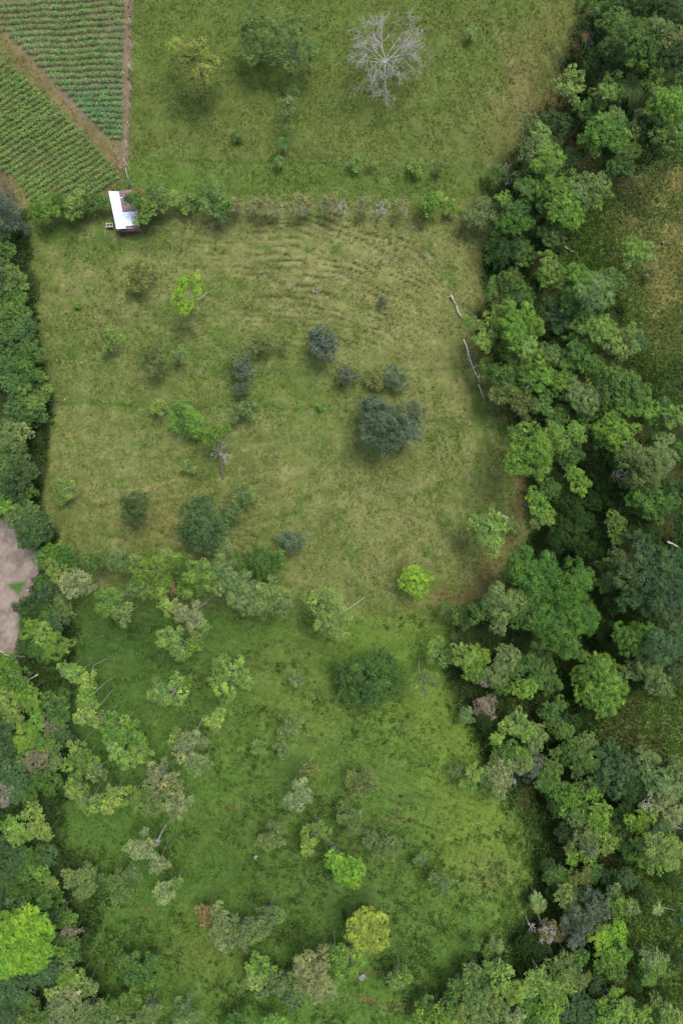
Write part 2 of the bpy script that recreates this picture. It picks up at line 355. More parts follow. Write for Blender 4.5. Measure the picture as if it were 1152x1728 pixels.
def sprigs(X, Y, Z, R, col, nl, L, rng, flat=.6):
    """small leafy hummocks: nl leaves on each little dome"""
    n = len(X); d = rng.normal(size=(n, nl, 3)); d[..., 2] = np.abs(d[..., 2]); d /= np.linalg.norm(d, axis=2, keepdims=True)
    r = (R[:, None]*rng.uniform(.5, 1, (n, nl)))[..., None]; P = np.stack([X, Y, Z], 1)[:, None]+d*r*[1, 1, flat]
    Nn = d+rng.normal(0, .5, (n, nl, 3))+[0, 0, .5]
    V, F = leaves(P.reshape(-1, 3), Nn.reshape(-1, 3), (L*rng.uniform(.7, 1.3, n*nl)), .6, rng)
    T = (col[:, None]*rng.uniform(.65, 1.4, (n, nl, 1))).reshape(-1, 3); return V, F, T
def build_low_growth():
    rng = np.random.default_rng(11)
    # broad-leaved weeds
    px, py, X, Y, Z = scatter(12000, rng)
    fl = np.minimum.reduce([dist_poly(px, py, p) for p in ([(225,268),(830,283)], [(380,688),(560,690),(640,700),(870,728)], [(385,345),(870,352)])])
    dens = .16+.8*sst(.5, .72, fbm(px/70, py/70, 15, 3))+1.2*np.exp(-(fl/4)**2)*sst(.4, .6, noise(px/20, py/20, 3))+.5*np.exp(-((px-740)/60)**2-((py-850)/70)**2)+.7*np.exp(-((px-820)/60)**2-((py-1545)/60)**2)+.7*np.exp(-((px-850)/70)**2-((py-1380)/60)**2)
    k = (rng.random(len(px)) < dens*.5) & ~inpoly(px, py, FOREST) & ~inpoly(px, py, PLOT) & ~inpoly(px, py, CORN_A) & ~inpoly(px, py, CORN_B)
    px, py, X, Y, Z = px[k], py[k], X[k], Y[k], Z[k]; n = len(px)
    c = np.array([.1, .19, .026])*rng.uniform(.6, 1.3, (n, 1))*np.where(rng.random((n, 1)) < .3, [1.25, 1.05, 1.3], [1, 1, 1])*np.where(py[:, None] > 1040, [.8, .85, .9], [1, 1, 1])
    V, F, T = sprigs(X, Y, Z, rng.uniform(.16, .58, n)*(.7+.6*rng.random(n)), c, 14, .24, rng)
    tag(obj('weeds', mesh('weeds', V, F, LOW, tint=T)), 'bright broad leaved weeds dotted over pasture and fence lines', 'weeds', kind='stuff')
    # scrub on the steep slope
    px, py, X, Y, Z = scatter(24000, rng, (110, 1040), (960, 1740))
    dens = sst(.46, .62, fbm(px/55, py/40, 25, 4))*(.45+.75*sst(1240, 1380, py))*(1-.9*np.exp(-((px-790)/90)**2-((py-1380)/170)**2))*(1-np.exp(-((px-340)/60)**2-((py-1610)/60)**2))
    dens += .75*np.exp(-((px-660)/170)**2-((py-1540)/110)**2)*sst(.35, .6, noise(px/16, py/16, 8))
    dens += .9*np.exp(-(dist_poly(px, py, [(840,1300),(900,1420),(910,1530),(800,1640)])/28)**2)
    k = rng.random(len(px)) < dens*.6
    px, py, X, Y, Z = px[k], py[k], X[k], Y[k], Z[k]; n = len(px)
    c = np.array([.052, .096, .023])*rng.uniform(.5, 1.8, (n, 1))
    V, F, T = sprigs(X, Y, Z, rng.uniform(.25, .75, n), c, 16, .26, rng, .9)
    tag(obj('slope_scrub', mesh('slope_scrub', V, F, LOW, tint=T)), 'knee high green scrub scattered over the steep grassy slope', 'scrub', kind='stuff')
    # undergrowth below the trees
    px, py, X, Y, Z = scatter(60000, rng)
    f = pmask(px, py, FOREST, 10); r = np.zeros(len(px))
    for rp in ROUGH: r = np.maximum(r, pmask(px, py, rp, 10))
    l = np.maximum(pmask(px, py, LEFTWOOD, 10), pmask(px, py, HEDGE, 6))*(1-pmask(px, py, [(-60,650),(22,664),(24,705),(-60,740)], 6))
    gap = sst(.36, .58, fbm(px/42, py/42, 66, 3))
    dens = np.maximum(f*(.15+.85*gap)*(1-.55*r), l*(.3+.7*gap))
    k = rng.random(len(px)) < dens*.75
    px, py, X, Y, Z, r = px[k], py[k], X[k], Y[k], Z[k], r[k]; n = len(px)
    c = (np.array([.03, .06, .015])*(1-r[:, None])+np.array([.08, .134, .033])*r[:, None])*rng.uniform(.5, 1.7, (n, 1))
    R = rng.uniform(.4, 1.15, n)*(1-.35*r)
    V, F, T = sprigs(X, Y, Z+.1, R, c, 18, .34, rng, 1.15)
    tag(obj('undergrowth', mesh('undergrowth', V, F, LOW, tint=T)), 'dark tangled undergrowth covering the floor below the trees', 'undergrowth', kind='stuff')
build_grass(); build_low_growth()

#@@TREES@@
# ------------------------------------------------------------------ trees
COL = {'dk': (.032, .066, .019), 'md': (.058, .112, .026), 'yg': (.125, .196, .05), 'lm': (.128, .24, .028), 'gg': (.098, .146, .052), 'bg': (.07, .092, .07),
       'em': (.052, .122, .02), 'ol': (.094, .122, .038), 'tl': (.046, .086, .034), 'yl': (.19, .26, .045), 'pk': (.155, .145, .125), 'rd': (.125, .1, .045), 'pl': (.155, .185, .09), 'lg': (.095, .175, .03), 'hg': (.07, .125, .04), 'oy': (.135, .163, .042), 'mk': (.046, .092, .024), 'gy': (.084, .136, .036)}
CNAME = {'dk': 'dark green', 'md': 'mid green', 'yg': 'yellow-green', 'lm': 'bright lime', 'gg': 'grey-green', 'bg': 'blue-grey', 'em': 'emerald green', 'ol': 'olive', 'tl': 'bluish green',
         'yl': 'golden yellow', 'pk': 'pinkish grey', 'rd': 'reddish brown', 'pl': 'pale straw-green', 'lg': 'fresh light green', 'hg': 'leafy green', 'oy': 'yellowish olive', 'mk': 'deep green', 'gy': 'soft green'}
FNAME = {'D': 'dense tree', 'L': 'lumpy tree', 'O': 'gappy tree', 'S': 'see-through tree', 'U': 'spreading tree', 'B': 'bush', 'P': 'palm', 'N': 'banana clump', 'X': 'leafless tree'}
KIND = {'D': ('dense_tree', 'tree'), 'L': ('broadleaf_tree', 'tree'), 'O': ('slender_tree', 'tree'), 'S': ('feathery_tree', 'tree'), 'U': ('spreading_tree', 'tree'), 'B': ('bush', 'bush'), 'P': ('palm', 'palm'), 'N': ('banana_clump', 'banana plant'), 'X': ('leafless_tree', 'tree')}
SIZES = [.7, 1.1, 1.7, 2.5, 3.6, 5.2, 7.5, 10.5]
_cache = {}
def lobes_of(form, R, rng):
    rl, n, dome, spread = {'D': (np.clip(R*.34, .35, 1.35), 2.1, .7, 1), 'L': (np.clip(R*.4, .4, 1.75), 1.45, .55, 1), 'O': (np.clip(R*.33, .3, 1.15), 1.4, .35, 1.05),
                           'S': (np.clip(R*.3, .3, 1.0), 1.7, .4, 1), 'U': (np.clip(R*.2, .3, 1.0), 3.2, .3, 1), 'B': (np.clip(R*.36, .25, .9), 2.2, .6, 1)}[form]
    m = max(4, int(n*(R/rl)**2)); ph = rng.uniform(0, 6.28, 3); out = []
    for _ in range(m*30):
        if len(out) >= m: break
        a = rng.uniform(0, 6.283); eg = .35 if form in 'UB' else .6 if form == 'D' else 1; edge = 1+eg*(.16*math.sin(2*a+ph[0])+.13*math.sin(3*a+ph[1])+.1*math.sin(5*a+ph[2]))
        d = math.sqrt(rng.random())*max(R-rl*.75, R*.35)*edge*spread; r = rl*rng.uniform(.65, 1.3)
        x, y = d*math.cos(a), d*math.sin(a)
        z = dome*R*(1-min(1, d/R)**2)+rng.normal(0, .05 if form == 'U' else .13 if form in 'DB' else .16)*R
        if all(math.hypot(x-q[0], y-q[1]) > (.62 if form != 'O' else .8)*(r+q[3])*.75 for q in out) or _ % 12 == 11: out.append((x, y, z, r))
    return out
def crown_proto(form, si, var):
    key = (form, si, var)
    if key in _cache: return _cache[key]
    R = SIZES[si]; rng = np.random.default_rng(1000*ord(form)+si*10+var); lob = lobes_of(form, R, rng); VV = []; TT = []; NN = []; LL = []
    leaf = {'D': .18, 'L': .18, 'O': .19, 'S': .165, 'U': .18, 'B': .165}[form]*(.8 if R < 1.2 else 1)
    for (x, y, z, r) in lob:
        rs = np.clip(.36*r, .16, .46)*rng.uniform(.75, 1.15); m = int(2.5*(r/rs)**2*(.95 if form in 'OS' else 1)); lt = rng.uniform(-.17, .17)
        d = rng.normal(size=(m, 3)); d[:, 2] = np.where(d[:, 2] < -.35*np.abs(d[:, 2]).mean(), -d[:, 2]*.6, d[:, 2]); d /= np.linalg.norm(d, axis=1, keepdims=True)
        sc = np.array([x, y, z])+d*r*rng.uniform(.6, 1.0, (m, 1))*[1, 1, .9]
        k = max(4, int((rs/leaf)**2*{'D': 7, 'L': 7, 'O': 7, 'S': 5.6, 'U': 8, 'B': 7}[form]))
        e = rng.normal(size=(m, k, 3)); e /= np.linalg.norm(e, axis=2, keepdims=True); e[..., 2] = np.where(e[..., 2] < -.2, -e[..., 2], e[..., 2])
        P = sc[:, None]+e*(rs*rng.uniform(.4, 1.0, (m, k, 1))*np.where(rng.random((m, k, 1)) < .14, 1.7, 1))*[1, 1, .9]
        nn = .6*e+.45*d[:, None]+[0, 0, .45]+rng.normal(0, .42, (m, k, 3))
        t = .45+lt+rng.uniform(-.24, .24, (m, 1))+rng.normal(0, .12, (m, k))
        VV.append(P.reshape(-1, 3)); NN.append(nn.reshape(-1, 3)); TT.append(t.ravel()); LL.append(leaf*rng.uniform(.65, 1.3, m*k))
    V, F = leaves(np.concatenate(VV), np.concatenate(NN), np.concatenate(LL), .62, rng)
    cm = mesh('crown_'+FNAME[form].replace(' ', '_'), V, F, LEAF, tone=np.clip(np.concatenate(TT), 0, 1))
    br = []
    low = np.array([0, 0, -.75*R if form in 'OS' else -.55*R])
    pick = lob if len(lob) < 22 else [lob[i] for i in rng.choice(len(lob), 22, replace=False)]
    for (x, y, z, r) in pick:
        e = np.array([x, y, z]); mid_ = low*.45+e*.5+rng.normal(0, .05*R, 3); r0 = (.01*R+.016) if form in 'OS' else (.018*R+.025)
        br.append(tube([low, mid_, e], [r0*1.3, r0*.8, r0*.35], 5))
        if form in 'OS':
            for _ in range(3): br.append(tube([mid_*.4+e*.6, e+rng.normal(0, r*.6, 3)+[0, 0, r*.3]], [r0*.5, r0*.25], 4))
    bm_ = mesh('limbs', *join(br), BARK, smooth=True)
    _cache[key] = (R, cm, bm_); return _cache[key]
def frond_mesh(name, n, ln, wid, rise, droop, rng, split, upright=0.0):
    """n arching fronds: leaflets on both sides of a rib (split) or one broad blade"""
    VV = []; FF = []; o = 0; T = []
    for i in range(n):
        a = i*2.39996+rng.normal(0, .15); l = ln*rng.uniform(.75, 1.1); el = rise*rng.uniform(.6, 1.25); dr = np.array([math.cos(a), math.sin(a), 0]); sd_ = np.array([-math.sin(a), math.cos(a), 0])
        m = 16 if split else 6; tn = rng.uniform(.2, .8)
        for j in range(m):
            def pt(t): return dr*l*t*(1-.12*t)+np.array([0, 0, l*(el*t-droop*t*t)])
            t0, t1 = j/m, (j+1)/m; p0, p1 = pt(t0), pt(t1); q = math.sin(math.pi*min(.97, max(.06, (t0+t1)/2)))**.6*wid
            for s in (-1, 1):
                if split: f = [p0, p0*.6+p1*.4, p1+sd_*s*q+dr*q*.5-[0, 0, q*.45], p0+sd_*s*q+dr*q*.35-[0, 0, q*.5]]
                else:
                    q0 = math.sin(math.pi*min(.98, max(.04, t0)))**.6*wid; q1 = math.sin(math.pi*min(.98, max(.04, t1)))**.6*wid
                    f = [p0, p1, p1+sd_*s*q1+[0, 0, q1*.25], p0+sd_*s*q0+[0, 0, q0*.25]]
                VV += f; FF.append((o, o+1, o+2, o+3)); o += 4; T.append(np.clip(tn+rng.normal(0, .08), 0, 1))
    return mesh(name, VV, FF, LEAF, tone=T)
def bare_branches(R, hgt, rng, levels=4, first=8, thin=.035, z0=0.0):
    """leafless limbs that fork again and again; origin at the trunk top"""
    parts = []
    def grow(p, d, l, r, lv):
        q = p+d*l*.5+rng.normal(0, .06*l, 3); e = q+(d+rng.normal(0, .16, 3)+[0, 0, -.03])*l*.5
        parts.append(tube([p, q, e], [r, r*.8, max(r*.6, thin*.8)], 5 if lv > 1 else 4))
        if lv <= 0: return
        for k in range(3 if lv > 1 else 5):
            nd = d+rng.normal(0, .6, 3)+[0, 0, .05]; nd /= np.linalg.norm(nd); s = e if k < 2 else q
            grow(s, nd, l*rng.uniform(.55, .85), max(r*.58, thin), lv-1)
    for i in range(first):
        a = i*6.283/first+rng.normal(0, .2); el = rng.uniform(.15, .75); d = np.array([math.cos(a)*math.cos(el), math.sin(a)*math.cos(el), math.sin(el)])
        grow(np.array([0, 0, z0*hgt]), d, R*.46*rng.uniform(.8, 1.15), .017*R*.5+.03, levels-1)
    return join(parts)

TREES = '''
# top field
338 120 40 L oy 8|yellowish olive tree with a bald brownish patch standing in the top field|olive tree of the top field
297 80 14 O yl 6|small yellow tree touching the olive tree of the top field
435 66 38 S gy 8|wide soft green tree with a split twin crown in the top field|twin-crowned tree
+ 492 78 40 S gy 8
652 84 64 X pk 9|big silver leafless tree spreading over the top field|silver leafless tree
484 186 17 S gg 6|thin grey-green sapling tree below the twin-crowned tree
495 157 11 S md 5
477 240 15 P md 4|little palm above the long wire fence of the top field|little field palm
471 270 12 P md 3|smaller little palm right on the long wire fence
797 50 12 P gg 3|grey-green young palm alone at the top of the field
402 233 10 B gg 1.6
490 215 7 S yg 4
600 278 12 S yg 2
627 277 9 S yg 2
700 283 13 S yg 2
740 286 10 S ol 2
# hedge and shed
24 368 32 L bg 7|blue-grey tree at the hedge corner beside the brown soil|blue-grey hedge corner tree
82 362 26 L lg 5
104 350 20 D md 4
130 352 22 D yg 4
155 346 17 D md 3
174 343 12 D md 3
225 340 14 D md 6|round green tree leaning over the maroon shed roof|tree over the shed roof
250 362 24 D yg 4
270 342 22 D gg 4
262 330 14 B md 3
290 338 13 S yg 4
318 346 17 S yg 2.5
362 348 29 L gg 4.5|round bush tree on the second fence line, below the first long fence|round fence-line tree
378 352 18 D lg 4
332 342 10 B md 2.5
# second fence: leafless stakes that sprouted
398 345 15 X pl 4
428 344 14 X pl 4
446 346 16 X pl 5
466 348 12 X pl 4
505 344 18 X pl 5
520 346 12 X pl 4
558 343 17 X pl 5
575 345 15 X pk 5
614 345 15 X pl 4
645 345 14 X pk 5
678 346 14 X pl 4
725 348 22 D lg 4|light green bushy tree at the right end of the leafless stakes|bushy tree ending the stakes
762 352 12 S lg 3
742 333 10 S yg 2
808 360 24 S gg 6
828 366 22 L gg 6
# west hedge
2 405 22 L dk 6
12 428 18 L md 6
8 460 26 D md 7
+ 28 468 22 D gg 7
10 500 28 D gg 7
+ 34 505 16 D md 7
30 535 30 D md 7
+ 5 540 25 D md 7
50 560 22 D md 7
22 580 34 D md 8
+ 52 595 22 D md 7
12 622 32 D gg 8
+ 46 628 28 D md 7
68 600 14 D md 6
58 660 30 O yg 6|yellowing tree where the west hedge meets the lower fence|yellowing hedge tree
28 652 22 D md 7
76 662 18 D md 5
40 690 28 D gg 6
66 692 22 D md 5
58 712 16 B md 4
20 745 30 L gg 7
+ 45 735 20 L gg 7
30 775 30 D tl 7
+ 12 785 25 D md 7
48 798 20 D tl 6
36 812 30 D tl 7
+ 8 815 24 D md 7
48 828 18 D md 5
10 850 26 L lg 7
46 862 22 D gg 6
30 872 20 D gg 6
66 890 34 D tl 6|big blue-green bush tree at the upper tip of the bare brown plot|bush tree of the brown plot
+ 52 908 20 D tl 6
100 925 18 L lg 5
82 945 22 L md 6
118 940 20 D md 6
102 965 24 L yg 7
78 985 18 D md 6
135 985 26 S pl 10|pale straw-coloured see-through tree close right of the bare brown plot|straw-coloured tree
86 1005 30 D tl 6
108 1000 18 D tl 6
62 1022 26 D dk 6
112 1022 20 S gg 6
98 1048 24 D tl 6
84 1035 18 D md 6
54 1058 20 L lg 8
78 1070 24 L yg 8
104 1090 26 L lg 9
72 1095 22 L md 8
52 1088 20 D dk 6
95 1110 20 D dk 6
# middle pasture
243 466 24 S ol 4|brownish olive round bush tree alone below the shed in the pasture|brownish olive bush tree
318 500 30 O lm 9 352 493 e=1.5 a=75|bright lime tree leaning off its pale trunk in the pasture|leaning lime tree
132 516 7 B lg .9
188 576 17 S yg 4
191 565 8 B lg 2
267 606 24 S ol 5|olive bush tree whose foliage is speckled, just under the upper pasture fence|speckled olive bush tree
304 600 13 S gg 4
440 582 20 S ol 4
478 582 10 S ol 3
405 606 17 S gg 5
412 622 20 S bg 5
412 655 15 S bg 3.5
419 690 17 S gg 4
543 584 29 D bg 5|round blue-grey bush tree in the middle of the pasture|round blue-grey bush tree
585 637 17 S bg 3
665 636 20 S bg 3
632 640 16 S ol 2.5
652 722 44 D bg 8|big blue-grey evergreen tree with a notched outline in mid pasture|big notched blue-grey tree
+ 630 690 24 D bg 6
+ 695 700 24 D bg 7
+ 685 728 30 D bg 7
315 708 27 S lg 4
272 690 14 S yg 3
300 690 10 B lg 2
396 705 9 S gg 3
364 733 24 L lg 8 377 808 t=2.2|half bare tree leaning on a thick forked pale trunk in the pasture|half bare leaning tree
+ 371 763 18 X pk 6
318 788 11 S yg 2.5
408 832 18 S gg 3.5
110 826 21 S yg 4
542 686 9 B lg 1.5
645 510 8 S bg 1.5
533 491 8 X pk 1
233 858 25 S dk 6
341 878 40 D tl 10|tall dark dense tree with a domed crown at the lower pasture edge|tall dark domed tree
+ 352 905 30 D tl 9
+ 322 900 22 D dk 9
392 862 20 S gg 5
418 846 12 S gg 4
495 912 22 D bg 5
442 945 30 L md 6
+ 468 936 20 L md 5
455 970 20 D md 4
418 950 24 L md 6
378 925 16 S gg 8
# tree row below the pasture
183 937 20 L md 8
205 945 24 L gg 9
232 950 24 L gg 9
262 965 34 O lg 11
290 945 20 L gg 9
315 955 22 L md 9
240 985 22 L gg 9
345 968 26 O lg 11
372 975 26 O gg 11
398 985 26 O gg 11
320 985 20 O lg 9
290 990 16 O rd 8
420 1005 28 O gg 11
455 1000 24 O gg 10
476 1012 20 O gg 10
440 1020 20 S gg 10
160 950 15 L md 7
148 940 12 L md 7
# slope, western plantation of tall slender trees
183 1012 20 O lg 13 232 1004|slender light tree with a rusty centre on the dark slope|rusty-centred tree
208 1035 18 S gg 12
284 1020 17 O yg 13 325 988
322 1035 22 O pl 14 359 1006|pale slender tree with rusty inner twigs, trunk showing to the upper right|rusty slender row tree
290 1075 20 O yg 13 338 1078
345 1060 12 S lg 11 362 1052
308 1098 16 S yg 12
330 1085 14 S lg 12
545 1012 22 O yg 11 545 992
520 1010 12 O yg 9
540 1030 18 S gg 9
562 1046 28 O yg 12 615 1008|lanky yellow-green tree on the lower pasture edge, trunk lying to the upper right|lanky yellow-green tree
697 980 27 L lm 6|vivid lime round tree standing alone at the lower edge of the pasture|vivid lime round tree
620 1142 50 D mk 7|broad dark green round tree alone on the grassy slope|broad dark round tree
+ 650 1155 26 D mk 6
+ 592 1160 24 D mk 5
+ 648 1118 24 D mk 5
582 1140 18 D tl 5
738 1102 20 O yg 11
780 1100 24 L yg 11
+ 795 1120 28 L lg 11
712 1150 20 O gg 9 706 1110
490 1225 20 S gg 5|pale grey-green airy tree alone on the slope under the first steep bank|airy slope tree
500 1148 11 S gg 4
438 1258 13 S gg 4
478 1262 14 S gg 4
393 1142 34 O yg 11|yellow-green tufted tree standing apart mid-slope|tufted slope tree
290 1168 25 O yg 14 325 1135
+ 310 1150 14 O lg 13
365 1212 17 O yg 13 368 1172
385 1190 14 S lg 12
200 1225 22 O lg 14
+ 222 1240 24 O lg 14
195 1262 16 O yg 14
+ 240 1272 18 O yg 14
215 1285 14 O yg 13
148 1150 18 O yg 15 180 1112
128 1135 14 O yg 14
110 1128 12 O yg 13
150 1178 18 O lg 15 196 1140
145 1205 18 O yg 15 190 1165
168 1215 15 O yg 14
318 1262 24 O pl 14 345 1205
300 1245 16 O yg 13
338 1288 20 S gg 13 355 1260
272 1310 22 O pl 14
262 1345 22 O gg 14
302 1355 22 O pl 14
225 1345 20 O lg 13
190 1355 18 O yg 13
195 1335 12 O yg 13
150 1352 20 O yg 13
128 1335 14 O yg 13
120 1322 10 O yg 13
135 1288 24 O lg 12
165 1298 18 O gg 11
130 1262 14 O yg 12
295 1330 15 S gg 10
# west lower wood
12 1130 26 L lg 10
35 1150 28 L md 11
50 1165 20 L lg 11
20 1180 24 L yg 11
60 1185 22 L lg 12
30 1205 22 L yg 11
95 1185 24 L md 11
110 1205 22 L md 11
62 1215 20 L lg 11
8 1225 28 D tl 9
95 1222 22 S pk 9
50 1240 24 L lg 11
75 1250 22 L lg 11
110 1240 20 D tl 8
95 1255 20 L md 10
40 1255 16 L lg 11
18 1262 28 D tl 9
75 1275 24 S pk 9
95 1285 16 D gg 8
45 1280 20 D gg 8
10 1295 28 D tl 9
38 1310 26 D tl 9
70 1310 24 L md 8
90 1320 20 D md 7
8 1340 20 S pk 9
30 1335 18 D tl 8
55 1340 18 D md 7
35 1400 26 L yg 11
+ 68 1395 20 L yg 11
+ 58 1370 20 L yg 11
18 1385 18 L lg 10
80 1405 14 L yg 11
10 1430 24 D tl 8
35 1435 22 D tl 8
60 1440 22 D md 8
85 1440 18 D tl 7
20 1465 26 D tl 9
48 1468 20 D md 8
72 1470 18 L lg 8
35 1490 24 D md 8
10 1500 22 D tl 8
62 1498 20 D md 8
88 1485 16 L yg 8
30 1518 20 L gg 9
72 1525 18 P lg 7
90 1508 20 D md 7
110 1530 20 L md 7
118 1548 18 D md 7
95 1548 18 D tl 7
# lime canopy
38 1580 56 U lm 15|huge bright lime spreading canopy in the lower left wood|huge lime canopy
+ 12 1605 40 U lm 14
+ 62 1600 30 U lm 14
100 1580 24 L md 9
122 1578 18 S pk 8
105 1600 22 L lg 9
125 1600 22 L md 9
100 1625 24 D tl 8
120 1630 24 L gg 9
90 1638 22 D tl 8
60 1638 22 D tl 9
30 1640 24 D tl 8
8 1640 20 L gg 9
15 1665 28 D tl 8
45 1680 22 D tl 7
138 1645 18 L yg 10
118 1650 20 L lg 10
95 1672 22 L yg 10
125 1680 30 L pl 11
150 1660 20 L gg 10
108 1700 24 L pl 11
155 1695 28 L gg 10
135 1710 24 L gg 10
60 1695 24 L md 8
85 1712 20 L md 8
20 1705 26 D tl 8
45 1722 22 L gg 8
180 1712 24 L gg 9
205 1690 24 L md 9
225 1680 18 L md 8
215 1712 22 L gg 9
222 1615 22 L md 7
240 1635 26 D md 7
225 1640 18 D md 6
260 1618 14 D md 5
255 1700 20 S gg 8
# lower slope
240 1430 22 S pl 12 262 1412
+ 232 1455 12 L md 5
268 1455 16 S pl 11
255 1440 10 X pk 11
148 1482 22 S gg 9
125 1478 16 S gg 9
140 1502 14 S gg 8
205 1490 24 S gg 10
225 1470 14 S gg 9
282 1500 18 S pl 10
298 1490 10 S yg 9
352 1538 18 S rd 10|rusty reddish thin tree on the lower slope|rusty thin slope tree
395 1575 24 O gg 11
+ 378 1550 22 O gg 11
+ 380 1590 14 O pl 10
415 1560 18 S gg 10
455 1540 20 S gg 9
440 1565 16 S gg 9
458 1415 20 S gg 9
470 1395 12 S gg 8
530 1402 20 O yg 9
+ 520 1425 16 O yg 8
506 1340 20 O pl 10 528 1272
515 1300 18 S ol 10
590 1372 22 S gg 7
+ 598 1392 16 S gg 7
630 1420 20 S gg 6
+ 658 1428 20 S gg 6
612 1318 24 S ol 9
735 1480 12 S gg 5
748 1490 14 S gg 5
708 1448 10 S gg 4
568 1450 22 L lm 11|lime tree with an elongated crown on the lower slope|elongated lime tree
+ 590 1465 26 L lm 11
+ 598 1482 16 L lm 10
621 1566 37 U yl 10|golden yellow round tree low on the slope|golden round tree
565 1608 18 O lg 10
590 1622 24 O lg 11
+ 578 1632 16 O lg 10
532 1640 32 S pl 13|large pale straw-coloured tree near the foot of the slope|large straw-coloured tree
+ 545 1668 22 S pl 12
+ 515 1625 20 S pl 12
440 1630 22 O lg 10
455 1655 24 O gg 10
432 1652 16 O yg 10
485 1660 24 O gg 10
495 1680 18 O tl 9
675 1645 18 O lg 9
668 1655 12 O gg 9
312 1708 22 O gg 9
400 1720 24 L md 9
460 1722 22 L lg 8
300 1722 18 L gg 8
# wooded gully, north end
1005 20 30 L md 12
1040 8 28 L dk 12
1080 18 26 L dk 12
1115 15 28 D dk 12
1145 40 28 D dk 12
998 60 24 S dk 8
1045 70 34 L md 15|mid green tree at the top end of the wooded gully, paler than all round|pale top gully tree
+ 1030 45 26 L md 13
+ 1075 65 24 L md 14
1098 62 24 D gg 13
1125 75 26 D ol 12
1058 100 14 L lg 12
1030 105 26 L dk 9
1090 92 22 D md 12
1140 100 26 D dk 12
960 150 24 O yg 10 930 151|bright yellow-green tree alone on the brown edge of the wooded gully|bright gully edge tree
1000 105 22 L dk 8
1030 135 18 L md 11
1018 165 26 L md 11
+ 1022 155 14 L yg 13
1066 146 30 P dk 9|big dark green palm in the wooded gully|big dark gully palm
1095 140 20 L md 12
985 195 22 L md 9
1105 175 24 L lg 13
1130 185 28 L lg 14
+ 1145 150 24 L md 12
1012 230 34 L lg 14
+ 1030 205 22 L gg 13
+ 1040 240 22 L lg 13
+ 1000 250 20 L md 12
1075 220 28 D ol 10
1098 235 24 D dk 10
1130 228 30 L md 13
1145 262 26 L md 12
1048 268 26 L md 12
1020 262 20 L dk 10
925 205 18 L dk 7
890 222 24 S ol 9
905 232 20 L yg 10
898 256 24 S gg 11
925 250 20 L dk 8
940 215 20 L dk 8
920 275 30 L lg 13
+ 905 290 24 L md 12
955 275 22 L dk 10
955 300 18 L md 11
857 290 20 X pk 5|white leafless fallen-looking tree at the gully edge by the first fence|white leafless edge tree
835 300 18 S md 4
880 300 18 L dk 9
885 322 22 L md 12
925 322 26 L lg 14
+ 948 340 26 L lg 14
920 345 20 L md 12
990 318 26 O gg 13
+ 1002 330 20 O yg 12
+ 975 325 18 O gg 12
1040 285 22 L md 11
950 368 30 L lg 14
+ 940 355 22 L yg 14
848 338 16 L lg 9
865 360 24 L md 11
+ 872 382 24 L em 11
+ 855 385 22 L em 10
900 350 20 D dk 8
905 400 22 D dk 9
838 418 26 N md 4
+ 835 438 22 N md 4
860 420 24 L dk 9
880 430 26 L md 9
930 400 22 L md 12
905 420 18 D dk 8
1072 430 22 O yg 8 1042 420|yellow-green tree alone in the rank brown grass|tree of the rank grass
+ 1060 420 16 O lg 8
+ 1085 436 14 L yg 8
1100 458 10 S gg 3
# gully, middle
858 478 22 L md 11
835 490 22 L md 9
920 458 26 L yg 14
+ 918 475 20 L lg 13
895 490 22 D dk 9
875 500 24 L md 11
1000 500 34 L gg 14|large pale grey-green tree bordering the rank grass clearing|pale clearing-edge tree
+ 978 480 30 L lg 13
+ 970 510 24 L md 13
+ 950 478 22 L md 12
1025 470 22 L md 10
1035 480 18 L md 9
850 520 18 O ol 9
845 545 22 O yg 10
872 540 34 L lg 14
+ 895 555 22 L lg 13
+ 862 570 26 L lg 14
885 585 22 L yg 13
820 560 20 O yg 9
+ 812 580 16 O yg 9
788 545 13 S yg 12 760 500|little yellow tree at the end of a long pale leaning trunk|little pale-trunked tree
925 530 24 D tl 10
945 545 24 L tl 11
940 575 22 D dk 9
965 545 18 L dk 10
1010 560 26 L yg 13
+ 985 545 20 O yg 12
1030 575 18 O yg 12
1055 575 20 O yg 11
+ 1048 595 16 O gg 10
990 580 18 L md 11
1080 580 16 L tl 6
920 600 22 L gg 13
+ 900 610 24 L lg 12
870 615 22 L md 10
945 610 24 L md 11
+ 968 595 26 L md 12
990 615 22 L md 12
1000 635 20 L lg 11
845 640 26 L md 9
822 625 20 L md 7
872 645 28 L md 10
905 640 24 L lg 12
+ 935 645 24 L lg 12
930 665 20 L md 11
955 645 20 L md 11
850 668 20 S ol 9
872 668 20 S ol 9
885 690 20 O ol 9
910 685 20 L md 11
965 665 22 L gg 13
+ 985 675 26 L gg 13
1025 640 26 L md 12
+ 1050 650 26 L md 12
1075 665 22 L md 12
1060 685 26 L lg 12
+ 1030 670 24 L md 12
+ 1085 690 24 L lg 11
1110 690 20 L md 10
1132 705 24 L yg 12|yellow-green tree at the right edge, between two darker trees|yellow-green right-edge tree
1105 720 20 L md 10
1008 690 20 L md 11
985 700 18 L md 11
935 705 22 D md 10
960 695 18 L md 9
1145 660 24 L dk 9
1140 620 20 L dk 7
870 735 16 O md 10
925 740 22 O lg 13
+ 895 740 26 O lg 13
+ 955 740 24 O lg 13
980 730 20 L md 11
1020 722 24 L lg 14
+ 1035 735 26 L lg 14
+ 1060 730 18 L lg 12
1010 745 16 L md 12
895 770 36 L lg 15|large fresh green tree at the pasture corner of the wooded gully|fresh green corner tree
+ 870 785 24 L lg 14
+ 905 792 22 L lg 14
955 770 24 L md 13
965 800 18 L lg 12
+ 975 818 20 L lg 13
950 790 18 D dk 9
1085 785 40 L gg 15|large grey-green tree with dead silver twigs on one side|silver-twigged tree
